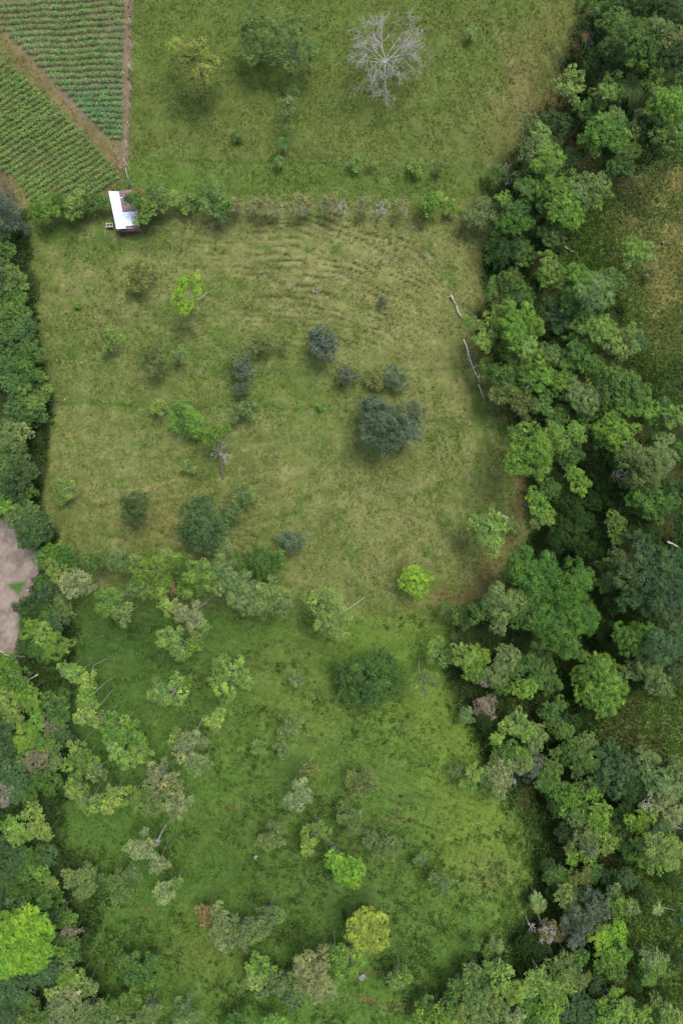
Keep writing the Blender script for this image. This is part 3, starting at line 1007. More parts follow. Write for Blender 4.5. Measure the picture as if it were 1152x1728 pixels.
+ 1110 775 26 L gg 14
+ 1060 765 22 X pk 13
+ 1055 800 20 X pk 12
1065 815 16 L md 13
1115 745 18 L gg 11
1140 760 22 L md 9
1095 815 18 L md 13
1090 845 30 L em 13
+ 1115 850 24 L em 13
+ 1070 845 18 L em 12
1100 870 18 L md 12
1140 830 26 L dk 10
1145 880 26 L dk 9
1010 790 22 D dk 8
1030 770 24 D dk 9
1015 825 26 D dk 8
1045 840 22 D dk 8
1000 845 18 D dk 8
945 835 24 D dk 10
960 855 24 D dk 10
925 825 18 D md 10
905 850 20 L lg 12
+ 918 868 18 L lg 12
+ 900 835 16 L lg 12
+ 905 880 14 L gg 11
# gully, south middle
950 890 26 D dk 9
980 880 22 D dk 8
935 915 22 D dk 8
1035 880 20 L md 11
1040 905 18 L md 11
1015 905 20 D dk 8
1065 900 22 D dk 8
1090 905 20 D dk 8
975 920 22 D dk 8
1000 930 18 D dk 8
820 895 26 L yg 10|yellow-green tree tongue at the lower pasture corner, beside the wood|yellow-green pasture corner tree
+ 835 880 22 L yg 10
+ 828 920 20 L yg 10
862 885 12 O gg 8
800 885 14 O yg 9
900 960 42 L em 15|huge emerald tree filling the bend of the wooded gully|huge emerald tree
+ 875 965 30 L em 14
+ 940 985 44 L em 15
+ 905 1000 40 L em 14
+ 970 980 28 L em 14
+ 960 1030 44 L em 15
+ 920 1050 36 L em 14
+ 945 1080 30 L em 13
+ 985 1045 26 L em 13
+ 890 1035 26 L md 13
+ 865 960 20 L em 12
845 1015 32 L gg 13
+ 820 1025 22 L md 11
800 1030 20 L md 10
870 1010 22 L gg 13
840 1055 18 L gg 11
860 1040 20 L md 11
772 1042 18 L md 7
785 1050 14 L md 7
752 1030 12 S md 5
1060 960 40 L tl 14|huge blue-green tree right of the emerald one|huge blue-green tree
+ 1095 975 42 L tl 14
+ 1080 930 30 L tl 13
+ 1120 955 34 L tl 13
+ 1110 1010 34 L tl 13
+ 1070 1005 28 L tl 13
+ 1140 985 28 L tl 12
1025 955 22 L md 10
1018 985 18 L md 10
1035 1015 20 D dk 8
1060 1080 28 L em 11
+ 1080 1070 22 L em 11
+ 1045 1062 18 L em 11
1020 1065 22 D dk 7
1110 1090 32 L tl 12
+ 1135 1060 26 L tl 11
+ 1140 1120 30 L tl 12
1085 1120 30 L gg 12
+ 1105 1150 26 L gg 12
+ 1060 1130 20 L gg 11
1130 1030 22 L tl 11
# gully around the lower bend
1005 1140 36 L lg 13|rounded bright mid green tree below the black gap of the gully|rounded gap-side tree
+ 990 1165 28 L lg 13
+ 1025 1165 30 L lg 13
+ 1005 1115 24 L lg 13
+ 1035 1140 20 L md 12
+ 980 1140 22 L lg 12
+ 1015 1190 22 L lg 12
975 1100 16 L md 10
850 1110 26 L gg 12
+ 835 1135 22 L gg 11
870 1130 18 L md 11
810 1105 18 L lg 11
800 1140 16 L gg 9
820 1148 12 S pk 8
890 1115 24 L md 11
915 1120 22 L md 11
925 1150 22 L md 10
900 1145 18 D md 10
885 1165 20 L lg 11
+ 870 1160 18 L lg 11
845 1155 18 L md 10
818 1195 20 S pk 7|greyish half dead tree at the bottom edge of the wood, twigs showing|greyish half dead tree
785 1208 14 S gg 5
870 1215 24 L yg 11|glowing yellow-green tree in the lower gully between dark ones|glowing gully tree
+ 885 1230 20 L yg 11
+ 855 1222 16 L yg 11
905 1240 22 L gg 11
+ 900 1258 18 L gg 11
918 1195 20 L md 10
928 1210 16 D md 9
945 1185 14 L md 9
945 1230 20 D md 9
960 1215 18 D dk 8
830 1230 18 D dk 6
838 1248 15 P lg 6
858 1262 18 L md 8
840 1270 16 L md 7
880 1270 20 L lg 9
815 1215 14 D dk 5
960 1265 22 L md 11
935 1270 20 L md 10
975 1285 26 L md 11
+ 1000 1285 20 L md 11
985 1250 20 D gg 9
900 1290 24 S bg 9
875 1285 18 S gg 9
870 1310 18 X pk 8
838 1310 24 S pl 9|pale twiggy tree on the lower wood edge|pale twiggy edge tree
820 1305 16 S gg 8
800 1300 14 S yg 6 776 1282
790 1320 14 S lg 5
770 1300 12 S gg 6
845 1292 16 S gg 8
925 1300 22 L md 11
+ 935 1325 24 L md 11
915 1320 16 L md 10
960 1340 24 L lg 11
+ 955 1360 18 L lg 10
985 1320 20 L md 11
1000 1335 16 L lg 10
935 1355 20 D dk 9
980 1360 16 L lg 10
1005 1370 26 L lg 11
+ 1000 1390 20 L lg 11
970 1380 18 L gg 11
1045 1290 28 L tl 11
+ 1030 1315 30 L tl 11
+ 1025 1270 26 L tl 10
1065 1300 26 L tl 10
1060 1330 26 D dk 9
1100 1310 26 L gg 11
+ 1125 1330 26 L gg 11
+ 1140 1300 22 L gg 10
+ 1085 1280 24 L gg 11
1095 1340 24 D tl 9
1125 1365 28 S pl 11
+ 1140 1350 18 X pk 11
+ 1108 1370 16 X pk 11
1085 1375 24 L lg 10
+ 1068 1385 20 L lg 10
1110 1395 24 L tl 10
1145 1395 18 X pk 9
1045 1370 20 D dk 8
1040 1400 22 L md 8
1025 1415 20 L yg 10
+ 1018 1425 16 L yg 10
985 1405 24 L gg 12
+ 995 1425 20 L bg 11
970 1410 20 D dk 9
950 1400 20 D tl 9
960 1425 20 L ol 10
990 1440 18 L lg 10
965 1445 16 L lg 10
1060 1430 22 D md 7
1110 1425 24 O yg 11 1080 1435
+ 1085 1430 20 O lg 10
+ 1130 1440 20 O yg 11
+ 1105 1455 18 O lg 10
+ 1120 1415 14 O lg 10
930 1470 20 D md 8
950 1480 22 L md 9
975 1475 22 L ol 10
1000 1470 18 D md 8
920 1455 14 D dk 5
935 1495 18 D dk 7
1030 1490 22 D tl 8
1050 1475 20 D tl 8
1015 1505 16 D tl 8
# foot of the gully
950 1510 22 L gg 12
+ 975 1505 20 L tl 11
985 1535 32 L bg 13|large blue-grey tree at the foot of the wooded gully|large blue-grey gully tree
+ 1010 1520 28 L bg 13
+ 965 1550 24 L bg 12
+ 970 1575 20 L bg 12
1040 1520 24 L lg 13
+ 1055 1530 18 L gg 12
+ 1030 1500 14 L gg 12
910 1530 17 P gg 6|pale grey-green palm on the wood edge at the foot of the slope|pale edge palm
+ 905 1518 13 P gg 6
1012 1575 24 L lm 12|brighter lime tree beside the large blue-grey gully tree|lime gully tree
+ 1030 1565 24 L lm 12
+ 1045 1575 16 L lm 11
1025 1605 26 L lg 11
+ 1045 1600 18 L lg 11
1010 1625 20 L md 10
1040 1635 20 L md 9
932 1595 18 X pk 10|ash grey leafless tree standing out in the lower gully|ash grey leafless tree
920 1568 18 S rd 8
942 1572 12 S rd 8
900 1575 12 X pk 6
885 1585 20 D dk 6
910 1600 18 D dk 6
955 1615 20 D gg 9
940 1625 24 L gg 11
970 1640 24 L gg 11
975 1615 18 L md 10
950 1650 20 L yg 11
1000 1655 18 D tl 8
835 1590 13 S gg 7
820 1605 12 D md 4
800 1590 12 D md 4
835 1630 18 O yg 10
850 1640 20 L yg 11
+ 862 1665 24 L yg 11
+ 840 1660 16 L yg 11
885 1665 18 L yg 10
815 1645 22 L md 9
790 1640 22 L gg 9
770 1660 20 L md 9
800 1670 28 L gg 11
+ 825 1680 22 L gg 10
+ 785 1690 26 L gg 10
760 1690 20 L md 9
740 1708 22 L lg 9
720 1690 20 L md 8
715 1712 18 L lg 8
765 1715 22 L lg 9
805 1710 24 L gg 10
840 1705 20 L gg 9
905 1640 20 L yg 11
+ 920 1660 26 L yg 12
935 1685 22 L lg 11
+ 910 1690 20 L lg 11
+ 925 1708 22 L lg 11
885 1695 24 D em 9
+ 890 1712 18 D em 9
865 1712 18 S pl 9
970 1680 24 L tl 9
+ 985 1700 24 L tl 9
+ 955 1705 18 L tl 9
1030 1690 20 O lg 10
+ 1045 1705 20 O yg 10
+ 1020 1712 18 O lg 10
1055 1690 12 S gg 9
1098 1612 18 O gg 10 1065 1605
+ 1095 1635 20 O lg 10
+ 1105 1625 16 O gg 10
1110 1538 12 P gg 6
1105 1525 8 S gg 4
1148 1550 14 L tl 9
1120 1700 18 O yg 9
+ 1105 1690 12 O gg 8
1080 1712 16 O lg 9
1140 1715 14 O yg 9
1070 1655 14 D dk 5
1110 1670 14 D dk 4
1140 1610 14 D dk 4
1085 1500 14 D dk 4
1130 1480 16 D dk 4
'''
def dir_word(dx, dy):
    a = math.degrees(math.atan2(-dy, dx)) % 360
    return ['right', 'upper right', 'above', 'upper left', 'left', 'lower left', 'below', 'lower right'][int((a+22.5)//45) % 8]
def parse():
    rows = []
    for ln in TREES.strip().splitlines():
        if ln.startswith('#') or not ln.strip(): continue
        more = ln.startswith('+'); p = ln.lstrip('+ ').split('|'); t = p[0].split(); kw = {}
        for q in [q for q in t if '=' in q]: k, v = q.split('='); kw[k] = float(v); t.remove(q)
        r = dict(x=float(t[0]), y=float(t[1]), r=float(t[2]), f=t[3], c=t[4], h=float(t[5]), b=(float(t[6]), float(t[7])) if len(t) > 7 else None, kw=kw,
                 label=p[1] if len(p) > 1 else None, mark=p[2] if len(p) > 2 else None, more=[])
        if more: rows[-1]['more'].append(r)
        else: rows.append(r)
    return rows
ORD = ['first', 'second', 'third', 'fourth', 'fifth', 'sixth', 'seventh', 'eighth', 'ninth', 'tenth', 'eleventh', 'twelfth', 'thirteenth', 'fourteenth', 'fifteenth', 'sixteenth', 'seventeenth', 'eighteenth', 'nineteenth', 'twentieth',
       'twenty-first', 'twenty-second', 'twenty-third', 'twenty-fourth', 'twenty-fifth', 'twenty-sixth', 'twenty-seventh', 'twenty-eighth', 'twenty-ninth', 'thirtieth', 'thirty-first', 'thirty-second', 'thirty-third', 'thirty-fourth']
EXTRA_MARKS = [(210, 355, 'white-roofed shed'), (30, 950, 'bare brown plot'), (115, 200, 'diagonal field path'), (533, 1380, 'dark boulder')]
def make_labels(rows):
    marks = [(r['x'], r['y'], r['mark']) for r in rows if r['mark']]+EXTRA_MARKS; grp = {}
    for r in rows:
        if r['label']: continue
        mx, my, mn = min(marks, key=lambda m: math.hypot(m[0]-r['x'], m[1]-r['y'])); d = math.hypot(mx-r['x'], my-r['y'])
        size = 'small ' if r['r'] < 15 else ('big ' if r['r'] > 27 else '')
        key = (size+CNAME[r['c']]+' '+FNAME[r['f']], dir_word(r['x']-mx, r['y']-my), mn); grp.setdefault(key, []).append((d, r))
    for (desc, dr, mn), l in grp.items():
        l.sort(key=lambda q: q[0])
        for i, (d, r) in enumerate(l):
            r['label'] = f"{desc}, {ORD[i]+' one ' if len(l) > 1 else ''}{dr if dr in ('above', 'below') else dr+' of'} the {mn}"
def zone(r):
    P = np.array([r['x']]), np.array([r['y']])
    if r['f'] == 'B' and r['x'] < 900: return 'low bushes on the pasture'
    if inpoly(*P, HEDGE)[0]: return 'trees of the west hedge'
    if inpoly(*P, FOREST)[0]: return 'trees of the wooded gully'
    if inpoly(*P, LEFTWOOD)[0] or (r['x'] < 200 and r['y'] > 1440): return 'trees of the south-west wood'
    if 380 < r['x'] < 700 and 335 < r['y'] < 350: return 'sprouting leafless stakes along the fence'
    if r['y'] > 920: return 'trees on the steep slope'
    return 'scattered trees in the pasture'
BARKC = {'X': (.42, .4, .37), 'O': (.3, .29, .24), 'S': (.25, .235, .2)}
def is_understorey(r):
    P = np.array([r['x']]), np.array([r['y']])
    return r['f'] == 'D' and not r['label'] and not r['more'] and (inpoly(*P, FOREST)[0] and r['c'] in ('dk', 'tl') or (inpoly(*P, LEFTWOOD)[0] or r['x'] < 130 and r['y'] > 1500) and r['c'] in ('tl', 'md', 'dk')) and r['h'] <= 10
def crown_place(r):
    f = r['f']; R0 = r['r']*.1; h = r['h']*(.62 if r['y'] > 1100 and not r['b'] and f in 'LDOS' and r['h'] > 5 else 1)
    zc = R0*.45 if f == 'B' else h-min(.75*R0, h*.35) if f in 'DLOSU' else h*.8 if f in 'PX' else .8
    X, Y, Zc = ground_at(r['x'], r['y'], zc); return X, Y, Zc, R0*(H-Zc)/H*(1.22 if f in 'OS' else 1.06), h
def build_understorey(rows, rng):
    VV = []; FF = []; TT = []; o = 0
    for i, r in enumerate(rows):
        X, Y, Zc, R, h = crown_place(r); si = int(np.argmin([abs(math.log(R/s)) for s in SIZES])); pr, cm, _ = crown_proto('D', si, i % 3)
        n = len(cm.vertices); v = np.empty(n*3, np.float32); cm.vertices.foreach_get('co', v); v = v.reshape(-1, 3)*(R/pr); a = rng.uniform(0, 6.28); ca, sa = math.cos(a), math.sin(a)
        v = np.stack([v[:, 0]*ca-v[:, 1]*sa+X, v[:, 0]*sa+v[:, 1]*ca+Y, v[:, 2]+Zc], 1)
        t = np.empty(len(cm.polygons), np.float32); cm.attributes['tone'].data.foreach_get('value', t)
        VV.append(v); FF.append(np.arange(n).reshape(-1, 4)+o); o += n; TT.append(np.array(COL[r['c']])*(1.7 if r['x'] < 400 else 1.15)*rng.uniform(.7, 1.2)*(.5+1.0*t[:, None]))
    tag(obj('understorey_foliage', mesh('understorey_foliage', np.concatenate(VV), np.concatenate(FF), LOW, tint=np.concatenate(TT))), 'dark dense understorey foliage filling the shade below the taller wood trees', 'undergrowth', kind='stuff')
def build_trees():
    rows = parse()
    for r in rows:
        if r['f'] == 'D' and r['c'] in ('md', 'gg') and r['x'] < 110 and 440 < r['y'] < 720: r['c'] = 'hg'
    under = [r for r in rows if is_understorey(r)]; rows = [r for r in rows if not is_understorey(r)]; make_labels(rows)
    rng = np.random.default_rng(77); build_understorey(under, rng)
    for i, r in enumerate(rows):
        f = r['f']; X, Y, Zc, R, h = crown_place(r)
        if r['b']: bx, by, bz = ground_at(*r['b'])
        else:
            bx, by = X+rng.normal(0, .12*R), Y+rng.normal(0, .12*R); bz = float(terrain(bx, by))
        root = empty(KIND[f][0], (bx, by, bz)); tag(root, r['label'], KIND[f][1], zone(r))
        bc = BARKC.get(f, (.17, .15, .12)); tubes = []; forks = []
        for j, q in enumerate([r]+r['more']):
            fq = q['f']
            if j: X, Y, Zc, R, h = crown_place(q)
            top = np.array([X-bx, Y-by, Zc-bz]); rot = rng.uniform(0, 6.283); sc3 = [1, 1, rng.uniform(.85, 1.15)]
            col = np.clip(np.array(COL[q['c']])*TREE_GAIN*rng.uniform(.88, 1.14)*np.array([rng.uniform(.9, 1.12), 1, rng.uniform(.85, 1.1)]), 0, .6)
            if 'e' in q['kw']: sc3 = [q['kw']['e']*.85, 1/q['kw']['e'], 1]; rot = math.radians(q['kw']['a'])
            if fq in 'DLOSUB':
                si = int(np.argmin([abs(math.log(R/s)) for s in SIZES])); pr, cm, bm_ = crown_proto(fq, si, (i+j) % 3 if si < 6 else (i+j) % 2)
                cr = obj('crown', cm, root, top); cr.rotation_euler = (rng.normal(0, .06), rng.normal(0, .06), rot); k = R/pr; cr.scale = (k*sc3[0], k*sc3[1], k*sc3[2]); cr.color = (*col, 1)
                lb = obj('branches', bm_, root, top); lb.rotation_euler = cr.rotation_euler; lb.scale = cr.scale; lb.color = (*bc, 1)
                fork = np.array([top[0], top[1], top[2]-(.7 if fq in 'OS' else .5)*R*sc3[2]]); r0 = float(np.clip((.004*h+.016*R)*(.8 if fq in 'OS' else 1), .03, .3)*q['kw'].get('t', 1))
                if j == 0:
                    if fork[2] > .25:
                        md_ = fork*.5+rng.normal(0, .03*h, 3)*[1, 1, .1]; mid0 = md_
                        tubes.append(tube([[0, 0, -.2], [0, 0, .1], md_, fork], [r0*1.4, r0*1.1, r0*.85, r0*.6], 7))
                    else: mid0 = np.array([0, 0, .2])
                else:
                    md_ = mid0*.4+fork*.6+[0, 0, -.1*h]; tubes.append(tube([mid0, md_, fork], [r0*.8, r0*.65, r0*.5], 6))
            elif fq == 'X':
                V, F = bare_branches(R, h, rng, 5 if R > 4 else (4 if R > 1.2 else 3), 12 if R > 4 else 5, .022 if R > 4 else .022)
                lim = top.copy(); lim[2] *= .62
                bb = obj('dead_branches' if j else 'branches', mesh('branches', V, F, BARK, smooth=True), root, lim); bb.color = (.31, .3, .27, 1) if q['c'] == 'pk' else (.36, .34, .26, 1); bb.scale = (1, 1, .9)
                if j == 0:
                    bc = bb.color[:3]; r0 = float(np.clip(.02*R+.01*h, .04, .3)); tubes.append(tube([[0, 0, -.2], lim*.5+rng.normal(0, .06, 3), lim], [r0*1.3, r0, r0*.8], 7))
                if q['c'] == 'pl':
                    pr, cm, bm_ = crown_proto('S', 2, i % 3); cr = obj('crown', cm, root, top); cr.scale = (R/pr*.9,)*3; cr.color = (.19, .2, .08, 1); cr.rotation_euler[2] = rot
            elif fq == 'P':
                key = ('P', i % 3)
                if key not in _cache: _cache[key] = frond_mesh('fronds', 15+2*(i % 3), 1.0, .17, .5, .75, rng, True)
                cr = obj('crown', _cache[key], root, top); cr.scale = (R,)*3; cr.rotation_euler[2] = rot; cr.color = (*col, 1)
                tubes.append(tube([[0, 0, -.2], top*.5+rng.normal(0, .08, 3), top], [.2, .14, .12], 7))
            else:
                for k in range(7):
                    a = k*2.4; d = R*(.25+.55*(k/7)); key = ('N', k % 3)
                    if key not in _cache: _cache[key] = frond_mesh('banana_leaves', 8, 1.0, .16, .75, .95, rng, False)
                    px, py = X-bx+d*math.cos(a), Y-by+d*math.sin(a); zz = 1.2+rng.uniform(0, 1.2)
                    cr = obj('leaf_rosette', _cache[key], root, (px, py, zz)); cr.scale = (1.35,)*3; cr.rotation_euler[2] = rng.uniform(0, 6); cr.color = (*np.clip(col*rng.uniform(.9, 1.4), 0, 1), 1)
                    V, F = tube([[px, py, -.2], [px, py, zz]], [.14, .1], 6); tk = obj('stem', mesh('stem', V, F, BARK, smooth=True), root); tk.color = (.12, .16, .06, 1)
        if tubes:
            tk = obj('trunk', mesh('trunk', *join(tubes), BARK, smooth=True), root); tk.color = (*bc, 1)
TREE_GAIN = np.array([1.22, 1.28, 1.12])
build_trees()
#@@OBJECTS@@
# ------------------------------------------------------------------ corn
def corn_mesh(rows_xyz, rng, dens):
    """one planted row: each plant has arching leaves"""
    VV = []; T = []
    sk = 0
    for (x, y, z) in rows_xyz:
        sk = sk+1 if rng.random() > dens else 0
        if sk % 2 and len(VV): continue
        g = .7+.6*float(noise(np.array([x/2.2]), np.array([y/1.1]), 12)[0]); h = rng.uniform(.5, .95)*g; nl = 6; a0 = rng.uniform(0, 6.28)
        for k in range(nl):
            a = a0+k*2.6+rng.normal(0, .3); l = rng.uniform(.28, .52)*g; dx, dy = math.cos(a), math.sin(a); q = .05; z0 = z+h*(.25+.6*k/nl)
            p = [(x, y, z0), (x+dx*l*.5, y+dy*l*.5, z0+.22), (x+dx*l, y+dy*l, z0+.02)]
            sx, sy = -dy*q, dx*q
            VV += [(p[0][0]-sx*.5, p[0][1]-sy*.5, p[0][2]), (p[0][0]+sx*.5, p[0][1]+sy*.5, p[0][2]), (p[1][0]+sx, p[1][1]+sy, p[1][2]), (p[1][0]-sx, p[1][1]-sy, p[1][2]),
                   (p[1][0]-sx, p[1][1]-sy, p[1][2]), (p[1][0]+sx, p[1][1]+sy, p[1][2]), (p[2][0]+sx*.2, p[2][1]+sy*.2, p[2][2]), (p[2][0]-sx*.2, p[2][1]-sy*.2, p[2][2])]
            t = float(np.clip(rng.normal(.5, .18), 0, 1)); T += [t, t]
    if not VV: return None
    V = np.array(VV); return mesh('corn_row', V, np.arange(len(V)).reshape(-1, 4), LEAF, tone=T)
def row_points(p0, p1, step=.17):
    (x0, y0), (x1, y1) = p0, p1; n = max(2, int(math.hypot(x1-x0, y1-y0)*.1/step)); t = np.linspace(0, 1, n); px, py = x0+(x1-x0)*t, y0+(y1-y0)*t
    r = np.random.default_rng(int(abs(y0)*97+abs(x0))); px = px+r.normal(0, .5, n); py = py+r.normal(0, .8, n)+4*(noise(px/26, py/40, 5)-.5)
    X = (px-576)*.1; Y = (864-py)*.1; Z = terrain(X, Y)
    for _ in range(4): k = (H-Z)/H; X = (px-576)*.1*k; Y = (864-py)*.1*k; Z = terrain(X, Y)
    return list(zip(X, Y, Z))
def corn():
    rng = np.random.default_rng(3); rows = []
    y = 4.0
    while y < 268:
        xl = -14 if y < 52 else (y-52)*.95+14; xr = 210-.02*y; sl_ = -.075+.11*(y/260)
        if y < 120: xl += (fbm(y, 3.0, 2, 2)-.3)*14*(y > 25)
        if xr-xl > 10: rows.append(((xl, y+(xr-xl)*.5*-sl_), (xr, y+(xr-xl)*.5*sl_)))
        y += 10.4 if y < 150 else 9.3
    n = len(rows)
    for i, (a, b) in enumerate(rows):
        me = corn_mesh(row_points(a, b), rng, .42+.5*sst(60, 190, a[1]))
        o = obj('corn_row', me); o.color = (.125, .27, .1, 1) if i > n*.5 else (.14, .27, .085, 1)
        tag(o, f'row of young corn in the level block, {ORD[n-1-i]} up from its tip', 'corn', 'corn rows of the level block')
    c = 112.0; rows = []
    while c < 470:
        pts = [(x, c-.62*x) for x in np.arange(-14, 206, 1.5)]
        ins = [p for p in pts if inpoly(np.array([p[0]]), np.array([p[1]]), CORN_B)[0] and dist_poly(np.array([p[0]]), np.array([p[1]]), [(-10,70),(60,138),(115,192),(205,285)])[0] > 7]
        if len(ins) > 8: rows.append((ins[0], ins[-1]))
        c += 11.2
    for i, (a, b) in enumerate(rows):
        o = obj('corn_row', corn_mesh(row_points(a, b), rng, .5)); o.color = (.15, .265, .075, 1)
        tag(o, f'slanting row of young corn, {ORD[i]} from the top of the slanting block', 'corn', 'corn rows of the slanting block')
corn()

# ------------------------------------------------------------------ shed, pole, trough
def map_pt(px, py, z):
    k = (H-z)/H; return ((px-576)*.1*k, (864-py)*.1*k, z)
def shed():
    x, y, z = ground_at(210, 356); root = empty('farm_shed', (x, y, z))
    tag(root, 'small farm shed with white and maroon sheet roofs between field and pasture', 'shed')
    def roof(name, poly, hs, mat, th=.05, ribs=None):
        P = []
        for (a, b), h in zip(poly, hs): q = map_pt(a, b, z+h); P.append((q[0]-x, q[1]-y, q[2]-z))
        parts = [prism(P, th)]
        if ribs:                                             # corrugation ridges up the sheet
            P0, P1, P2, P3 = [np.array(P[i]) for i in ribs[:4]]
            for i in range(1, ribs[4]):
                t = i/ribs[4]; a = P0*(1-t)+P1*t; b = P3*(1-t)+P2*t; d = (P1-P0)/np.linalg.norm(P1-P0)*.035; u = np.array([0, 0, .035])
                parts.append(([a-d+u*.1, a+u, a+d+u*.1, b-d+u*.1, b+u, b+d+u*.1], [(0, 1, 4, 3), (1, 2, 5, 4), (0, 3, 5, 2)]))
        return obj(name, pymesh(name, parts, mat), root)
    roof('white_roof', [(183.2,322.6),(200.8,322.8),(212.6,385.6),(196.4,386.4)], [2.55,2.85,2.85,2.55], WHITE_TIN, ribs=(0, 3, 2, 1, 16))
    roof('white_roof', [(207.6,358.6),(231,355),(234.8,379),(211.6,381.6)], [2.79,2.45,2.45,2.79], WHITE_TIN, ribs=(0, 3, 2, 1, 7))
    roof('maroon_roof', [(201.1,322.2),(214,320.8),(223,319.6),(231.2,354),(208.4,357.8)], [2.72,2.6,2.45,2.3,2.68], MAROON_TIN, ribs=(0, 4, 3, 2, 14))
    roof('maroon_eave', [(196.2,386.7),(212.7,385.9),(213.1,381.7),(234.9,379.3),(236,386.8),(221,389.2),(197.2,390)], [2.4,2.6,2.62,2.3,2.1,2.15,2.2], MAROON_TIN)
    q = map_pt(204, 340, z+2.95); s_ = roof('roof_batten', [(201.8,333.3),(208,332.6),(212,332),(212,333),(202,334.3)], [2.86,2.8,2.75,2.75,2.86], WHITE_TIN, .03)
    # board walls under the roofs
    W = [(186.5,326),(220,324),(228,355),(232,383),(199,384)]; G = []
    for a, b in W: q = map_pt(a, b, z+2.2); G.append((q[0]-x, q[1]-y))
    for i in range(len(G)):
        a, b = np.array(G[i]), np.array(G[(i+1) % len(G)]); l = np.linalg.norm(b-a); d = (b-a)/l; nrm = np.array([d[1], -d[0]]); parts = []; t = 0.0
        while t < l-.1:
            e = min(t+.24, l-.02); off = nrm*.012*((int(t*10) % 3)-1); c = [a+d*t+off-nrm*.02, a+d*e+off-nrm*.02, a+d*e+off+nrm*.02, a+d*t+off+nrm*.02]
            hh = 2.0
            parts.append(([(p[0], p[1], -.3) for p in c]+[(p[0], p[1], hh) for p in c], [(0, 1, 2, 3), (7, 6, 5, 4), (0, 1, 5, 4), (1, 2, 6, 5), (2, 3, 7, 6), (3, 0, 4, 7)])); t += .26
        w_ = obj('wall', pymesh('wall', parts, TIMBER), root)
        if i == 3:
            m = (a+b)/2; D = [m-d*.45+nrm*.05, m+d*.45+nrm*.05, m+d*.45+nrm*.09, m-d*.45+nrm*.09]
            obj('door', pymesh('door', [([(p[0], p[1], .02) for p in D]+[(p[0], p[1], 1.85) for p in D], [(0, 1, 2, 3), (7, 6, 5, 4), (0, 1, 5, 4), (1, 2, 6, 5), (2, 3, 7, 6), (3, 0, 4, 7)])], MAROON_TIN), root)
    # trough frame beside the shed
    x2, y2, z2 = ground_at(188, 383.5); tr = empty('feeding_trough', (x2, y2, z2)); tag(tr, 'small weathered wooden trough frame standing against the white-roofed shed', 'trough')
    def beam(name, a, b, r=.06):
        V, F = tube([a, b], [r, r], 6); obj(name, mesh(name, V, F, BARK), tr).color = (.42, .38, .34, 1)
    for sx in (-.55, .5):
        for sy in (-.28, .28): beam('leg', (sx, sy, -.1), (sx, sy, .85), .05)
    for sy in (-.28, .28): beam('rail', (-.7, sy, .8), (.6, sy, .8))
    for sx in (-.55, -.02, .5): beam('slat', (sx, -.36, .84), (sx, .36, .84), .05)
    V = [(-.5, -.24, .72), (.46, -.24, .72), (.46, .24, .72), (-.5, .24, .72), (-.4, -.14, .4), (.36, -.14, .4), (.36, .14, .4), (-.4, .14, .4)]
    obj('basin', pymesh('basin', [(V, [(4, 5, 6, 7), (0, 1, 5, 4), (1, 2, 6, 5), (2, 3, 7, 6), (3, 0, 4, 7)])], TIMBER), tr)
shed()
def pole():
    bx, by, bz = ground_at(219.5, 320); hx, hy, hz = ground_at(211.5, 283, 6.0); root = empty('dead_pole', (bx, by, bz)); tag(root, 'tall pale dead pole with a few leafy shoots beside the shed roof', 'pole')
    t = np.array([hx-bx, hy-by, hz-bz]); V, F = tube([[0, 0, -.2], t*.4+[.12, 0, 0], t], [.14, .11, .08], 7); obj('trunk', mesh('trunk', V, F, BARK, smooth=True), root).color = (.45, .43, .37, 1)
    for q, s in ((.12, .5), (.2, .35)):
        pr, cm, bm_ = crown_proto('B', 0, 0); c = obj('shoot', cm, root, t*q+[.1, .1, 0]); c.scale = (s,)*3; c.color = (.14, .22, .05, 1)
pole()

# ------------------------------------------------------------------ fences
def fence(pl, step, label, hgt=1.35, wires=2, rad=.055, pale=False, seed=1, gate=0):
    rng = np.random.default_rng(seed); pts = []
    for (ax, ay), (bx, by) in zip(pl[:-1], pl[1:]):
        n = max(1, int(math.hypot(bx-ax, by-ay)/step))
        for i in range(n): t = i/n; pts.append((ax+(bx-ax)*t+rng.normal(0, .6), ay+(by-ay)*t+rng.normal(0, .5)))
    pts.append(pl[-1]); G = [ground_at(*p) for p in pts]; x0, y0, z0 = G[0]; root = empty('wire_fence', (x0, y0, z0)); tag(root, label, 'fence')
    tops = []
    for (x, y, z) in G:
        l = rng.normal(0, .08, 2); h = hgt*rng.uniform(.85, 1.2); V, F = tube([[x-x0, y-y0, z-z0-.2], [x-x0+l[0], y-y0+l[1], z-z0+h]], [rad, rad*.85], 6)
        o = obj('post', mesh('post', V, F, BARK), root); o.color = (.5, .48, .43, 1) if pale else (.26, .24, .2, 1); tops.append(np.array([x-x0+l[0], y-y0+l[1], z-z0+h]))
    for k in range(wires):
        f = .92-.28*k; P = [t-[0, 0, hgt*(1-f)] for t in tops]; V, F = tube(P, [.004]*len(P), 4); obj('wire', mesh('wire', V, F, WIRE), root)
fence([(226,268),(520,276),(832,284)], 33, 'long low wire fence crossing the top field above the leafless stakes', seed=2)
fence([(384,347),(620,344),(815,353),(868,358)], 40, 'wire fence strung along the leafless stakes', seed=3)
fence([(76,607),(260,622),(560,632),(792,618)], 38, 'upper wire fence across the middle pasture, beside the blue-grey bush tree', seed=4)
fence([(90,678),(350,684),(560,691),(625,698),(720,714),(868,730)], 38, 'lower overgrown wire fence passing behind the notched blue-grey tree', seed=5)
fence([(224,4),(223,120),(220,215),(215,280)], 30, 'fence of pale posts between corn field and top field', hgt=1.7, rad=.07, pale=True, seed=6)

